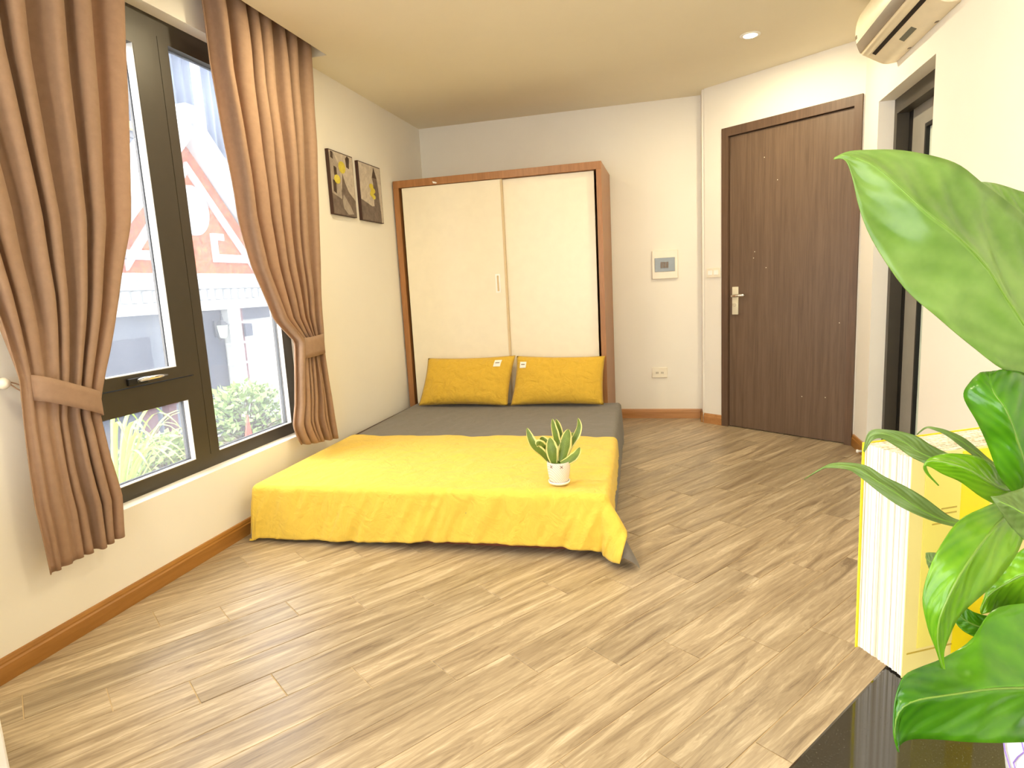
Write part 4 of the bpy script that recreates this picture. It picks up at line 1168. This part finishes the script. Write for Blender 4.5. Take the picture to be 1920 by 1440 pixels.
for sg in (-1, 1):
    bandx([(GC, GA - 0.02), (GC + sg*(GHW + 0.18), GB - 0.02 - 0.18*sl + 0.15), (GC + sg*(GHW + 0.34), GB - 0.02 - 0.18*sl + 0.15), (GC, GA + 0.20)], HX - 0.4, HX + 0.16, 'rake_trim', MT['hwhite'], hs)
    bandx([(GC, GA + 0.20), (GC + sg*(GHW + 0.34), GB - 0.05), (GC + sg*(GHW + 0.46), GB - 0.05), (GC, GA + 0.32)], HX - 0.4, HX + 0.24, 'rake_cap', MT['hwhite'], hs)
    w = 0.10
    a0 = (GC, GA - 0.30); a1 = (GC + sg*1.16, GA - 0.30 - 1.16*sl)
    bandx([a0, a1, (a1[0], a1[1] - 0.14), (GC, GA - 0.44)], HX, HX + 0.04, 'trim_band', MT['hwhite'], gable)
    bandx([a1, (a1[0] - sg*w, a1[1]), (a1[0] - sg*w, 1.72), (a1[0], 1.72)], HX, HX + 0.04, 'trim_band', MT['hwhite'], gable)
    bandx([(a1[0], 1.72), (GC + sg*0.31, 1.72), (GC + sg*0.31, 1.83), (a1[0], 1.83)], HX, HX + 0.041, 'trim_band', MT['hwhite'], gable)
    bandx([(GC + sg*0.31, 1.83), (GC + sg*0.40, 1.83), (GC + sg*0.40, 2.11), (GC + sg*0.31, 2.11)], HX, HX + 0.042, 'trim_band', MT['hwhite'], gable)
    bandx([(GC + sg*0.40, 2.02), (GC + sg*0.54, 2.02), (GC + sg*0.54, 2.11), (GC + sg*0.40, 2.11)], HX, HX + 0.043, 'trim_band', MT['hwhite'], gable)
bandx([(GC - 0.16, GA + 0.16), (GC + 0.16, GA + 0.16), (GC + 0.16, GA + 0.36), (GC - 0.16, GA + 0.36)], HX - 0.4, HX + 0.26, 'apex_block', MT['hwhite'], hs)
bandx(ell(GC, 2.38, 0.29, 0.32, 32), HX, HX + 0.05, 'medallion', MT['hwhite'], gable)
pi_ = MB().box((HX + 0.02, 7.54, -3.2), (HX + 0.14, 7.80, 1.07)).build('pilaster', MT['hpale'], hs)
for k in range(7):
    MB().box((HX + 0.02, 7.53, 0.86 - 0.29*k), (HX + 0.16, 7.82, 0.885 - 0.29*k)).build('pilaster_band', MT['hwhite'], pi_)
MB().box((HX + 0.05, 7.81, -3.2), (HX + 0.12, 7.87, 1.07)).build('downpipe', MT['plum'], hs)
MB().box((HX + 0.03, 7.86, 0.66), (HX + 0.15, 8.02, 0.84)).build('meter_box', MT['hdark'], hs)
wl = thing('wall_lantern', (HX + 0.05, 7.36, 0.75), 'black wall lantern on the neighbour house pier', 'lantern')
MB().box((HX + 0.05, 7.34, 0.70), (HX + 0.07, 7.38, 0.92)).build('bracket', MT['lampm'], wl)
MB().lathe([(0.03, -0.12), (0.05, -0.10), (0.075, 0.06), (0.0, 0.06)], (HX + 0.17, 7.36, 0.80), 6).build('glass_body', MT['frost'], wl)
MB().lathe([(0.09, 0.06), (0.05, 0.11), (0.02, 0.13), (0.015, 0.19), (0.0, 0.20)], (HX + 0.17, 7.36, 0.80), 6).build('roof', MT['lampm'], wl)
MB().tube([(HX + 0.06, 7.36, 0.74), (HX + 0.12, 7.36, 0.66), (HX + 0.17, 7.36, 0.68)], 0.012, 6).build('arm', MT['lampm'], wl)
# tin shed behind
ts = thing('metal_shed', (-7.0, 9.5, -3.2), 'tall corrugated metal shed behind the neighbour house', 'shed')
def corr(y0, y1, z0, z1, x):
    mm = MB(); n = int((y1 - y0)/0.05)
    mm.grid(n, 1, lambda u, v: (x + 0.05*math.sin(2*PI*(y0 + (y1-y0)*u)/0.26), y0 + (y1-y0)*u, z0 + (z1-z0)*v))
    return mm
for k, (z0, z1) in enumerate(((-3.2, 2.2), (2.2, 4.1), (4.15, 6.2), (6.2, 6.9))):
    o = corr(4.5, 18.0, z0, z1, -7.0 - 0.12*k).build('tin_sheet', MT['tin'], ts, True); mod_solid(o, 0.01)
for y in (8.6, 11.2, 13.6):
    MB().box((-6.95, y, -3.2), (-6.85, y + 0.14, 6.9)).build('post', MT['steel'], ts)
for z in (4.05, 6.15):
    MB().box((-6.95, 4.5, z), (-6.86, 18.0, z + 0.08)).build('girt', MT['lampm'], ts)
MB().box((-6.85, 9.3, 4.16), (-6.75, 10.6, 4.28)).build('plank', plain('ochre_plank', (214, 170, 90), 0.8), ts)
# yard ground and planter ledge
gr = struct('ground_outside', MB().box((-14, -10, -3.4), (-T - 0.01, 22, -3.2)), MT['concrete'], 'concrete yard between the houses')
le = thing('planter_ledge', (-1.35, 4.2, -0.4), 'concrete planter ledge outside the window', 'planter')
MB().box((-1.9, 2.6, -0.45), (-0.95, 6.4, -0.38)).build('slab', MT['concrete'], le)
MB().box((-1.0, 2.6, -0.38), (-0.95, 6.4, -0.02)).build('front_wall', MT['concrete'], le)
MB().box((-1.9, 2.6, -0.38), (-1.85, 6.4, -0.02)).build('rear_wall', MT['concrete'], le)
MB().box((-1.85, 2.6, -0.38), (-1.0, 6.4, -0.06)).build('soil', plain('planter_soil', (92, 84, 66), 0.95), le)
for y0 in (5.66, 5.95):
    pb_ = thing('plum_post', (HX + 0.4, y0, -3.2), 'plum painted post in the yard %s' % ('left of the pair' if y0 < 5.8 else 'right of the pair'), 'post', 'plum posts in the yard')
    MB().box((HX + 0.35, y0, -3.2), (HX + 0.45, y0 + 0.12, 0.02), 0.006).build('shaft', MT['plum'], pb_)
    MB().box((HX + 0.33, y0 - 0.02, 0.02), (HX + 0.47, y0 + 0.14, 0.05), 0.006).build('cap', MT['plum'], pb_)
MT['bushleaf'] = plain('pale_green_bush_leaf', (150, 176, 104), 0.5, 0, 0.4, 0.25, 8)
MT['grassleaf'] = plain('yellow_green_strap_leaf', (176, 204, 84), 0.4, 0, 0.5, 0.12, 8)
MT['twig'] = plain('twig', (110, 96, 72), 0.9)
def bush(name, c, rx, ry, rz, n, sz, label, seed):
    r_ = random.Random(seed)
    t = thing(name, c, label, 'bush', 'bushes outside the window')
    c = Vector(c)
    tw = MB()
    lm = MB()
    for k in range(n):
        a = r_.uniform(0, 2*PI); h = r_.uniform(0, 1)**0.7
        rad = r_.uniform(0.3, 1.0)*math.sqrt(max(0.05, 1 - (h*0.95)**2))
        p_ = c + Vector((rx*rad*math.cos(a), ry*rad*math.sin(a), rz*h + 0.05*r_.uniform(-1, 1)))
        d1 = Vector((r_.uniform(-1, 1), r_.uniform(-1, 1), r_.uniform(-0.3, 1))).normalized()
        d2 = d1.cross(Vector((r_.uniform(-1, 1), r_.uniform(-1, 1), 1))).normalized()
        L_ = sz*r_.uniform(0.7, 1.4)
        i = [lm.p(p_), lm.p(p_ + d1*L_*0.5 + d2*L_*0.28), lm.p(p_ + d1*L_), lm.p(p_ + d1*L_*0.5 - d2*L_*0.28)]
        lm.f.append(tuple(i))
        if k % 14 == 0: tw.tube([c, c.lerp(p_, 0.55) + Vector((0, 0, 0.05)), p_], [0.008, 0.005, 0.002], 5)
    o = lm.build('foliage', MT['bushleaf'], t, fix=False); o['kind'] = 'stuff'
    tw.build('branches', MT['twig'], t)
bush('bush', (-1.42, 4.55, -0.06), 0.36, 0.62, 0.50, 1500, 0.06, 'pale green bush outside the right-hand window pane', 3)
bush('bush', (-1.40, 3.55, -0.06), 0.34, 0.42, 0.30, 900, 0.06, 'low bush outside the bottom left window pane', 9)
gs = thing('spider_plant', (-1.25, 3.02, -0.06), 'yellow-green strap-leaved plant outside the bottom left window pane', 'plant')
r_ = random.Random(5)
for k in range(34):
    a = r_.uniform(0, 2*PI); ln = r_.uniform(0.32, 0.62); up = r_.uniform(0.35, 0.62)
    b0 = Vector((-1.25 + 0.05*math.cos(a), 3.02 + 0.05*math.sin(a), -0.06))
    dr_ = Vector((math.cos(a), math.sin(a), 0)); sd = Vector((-math.sin(a), math.cos(a), 0))
    mm = MB()
    def fs(u, v):
        q = b0 + dr_*ln*v + Vector((0, 0, up*math.sin(v*PI*0.72)*1.0))
        return q + sd*(u - 0.5)*0.026*math.sin(PI*(0.12 + 0.86*v)) 
    mm.grid(2, 10, fs)
    mod_solid(mm.build('leaf', MT['grassleaf'], gs, True, fix=False), 0.001)
fl_ = thing('red_pennant', (-1.05, 3.95, -0.02), 'small red pennant standing in the planter', 'pennant')
MB().tube([(-1.02, 4.02, -0.05), (-1.02, 4.04, 0.33)], 0.006, 6).build('stick', MT['twig'], fl_)
MB().prism([(3.93, -0.02), (4.09, -0.02), (4.04, 0.32)], lambda q, k: (-1.02 + 0.012*k, q[0], q[1])).build('cloth', plain('red_cloth', (214, 92, 72), 0.8), fl_)
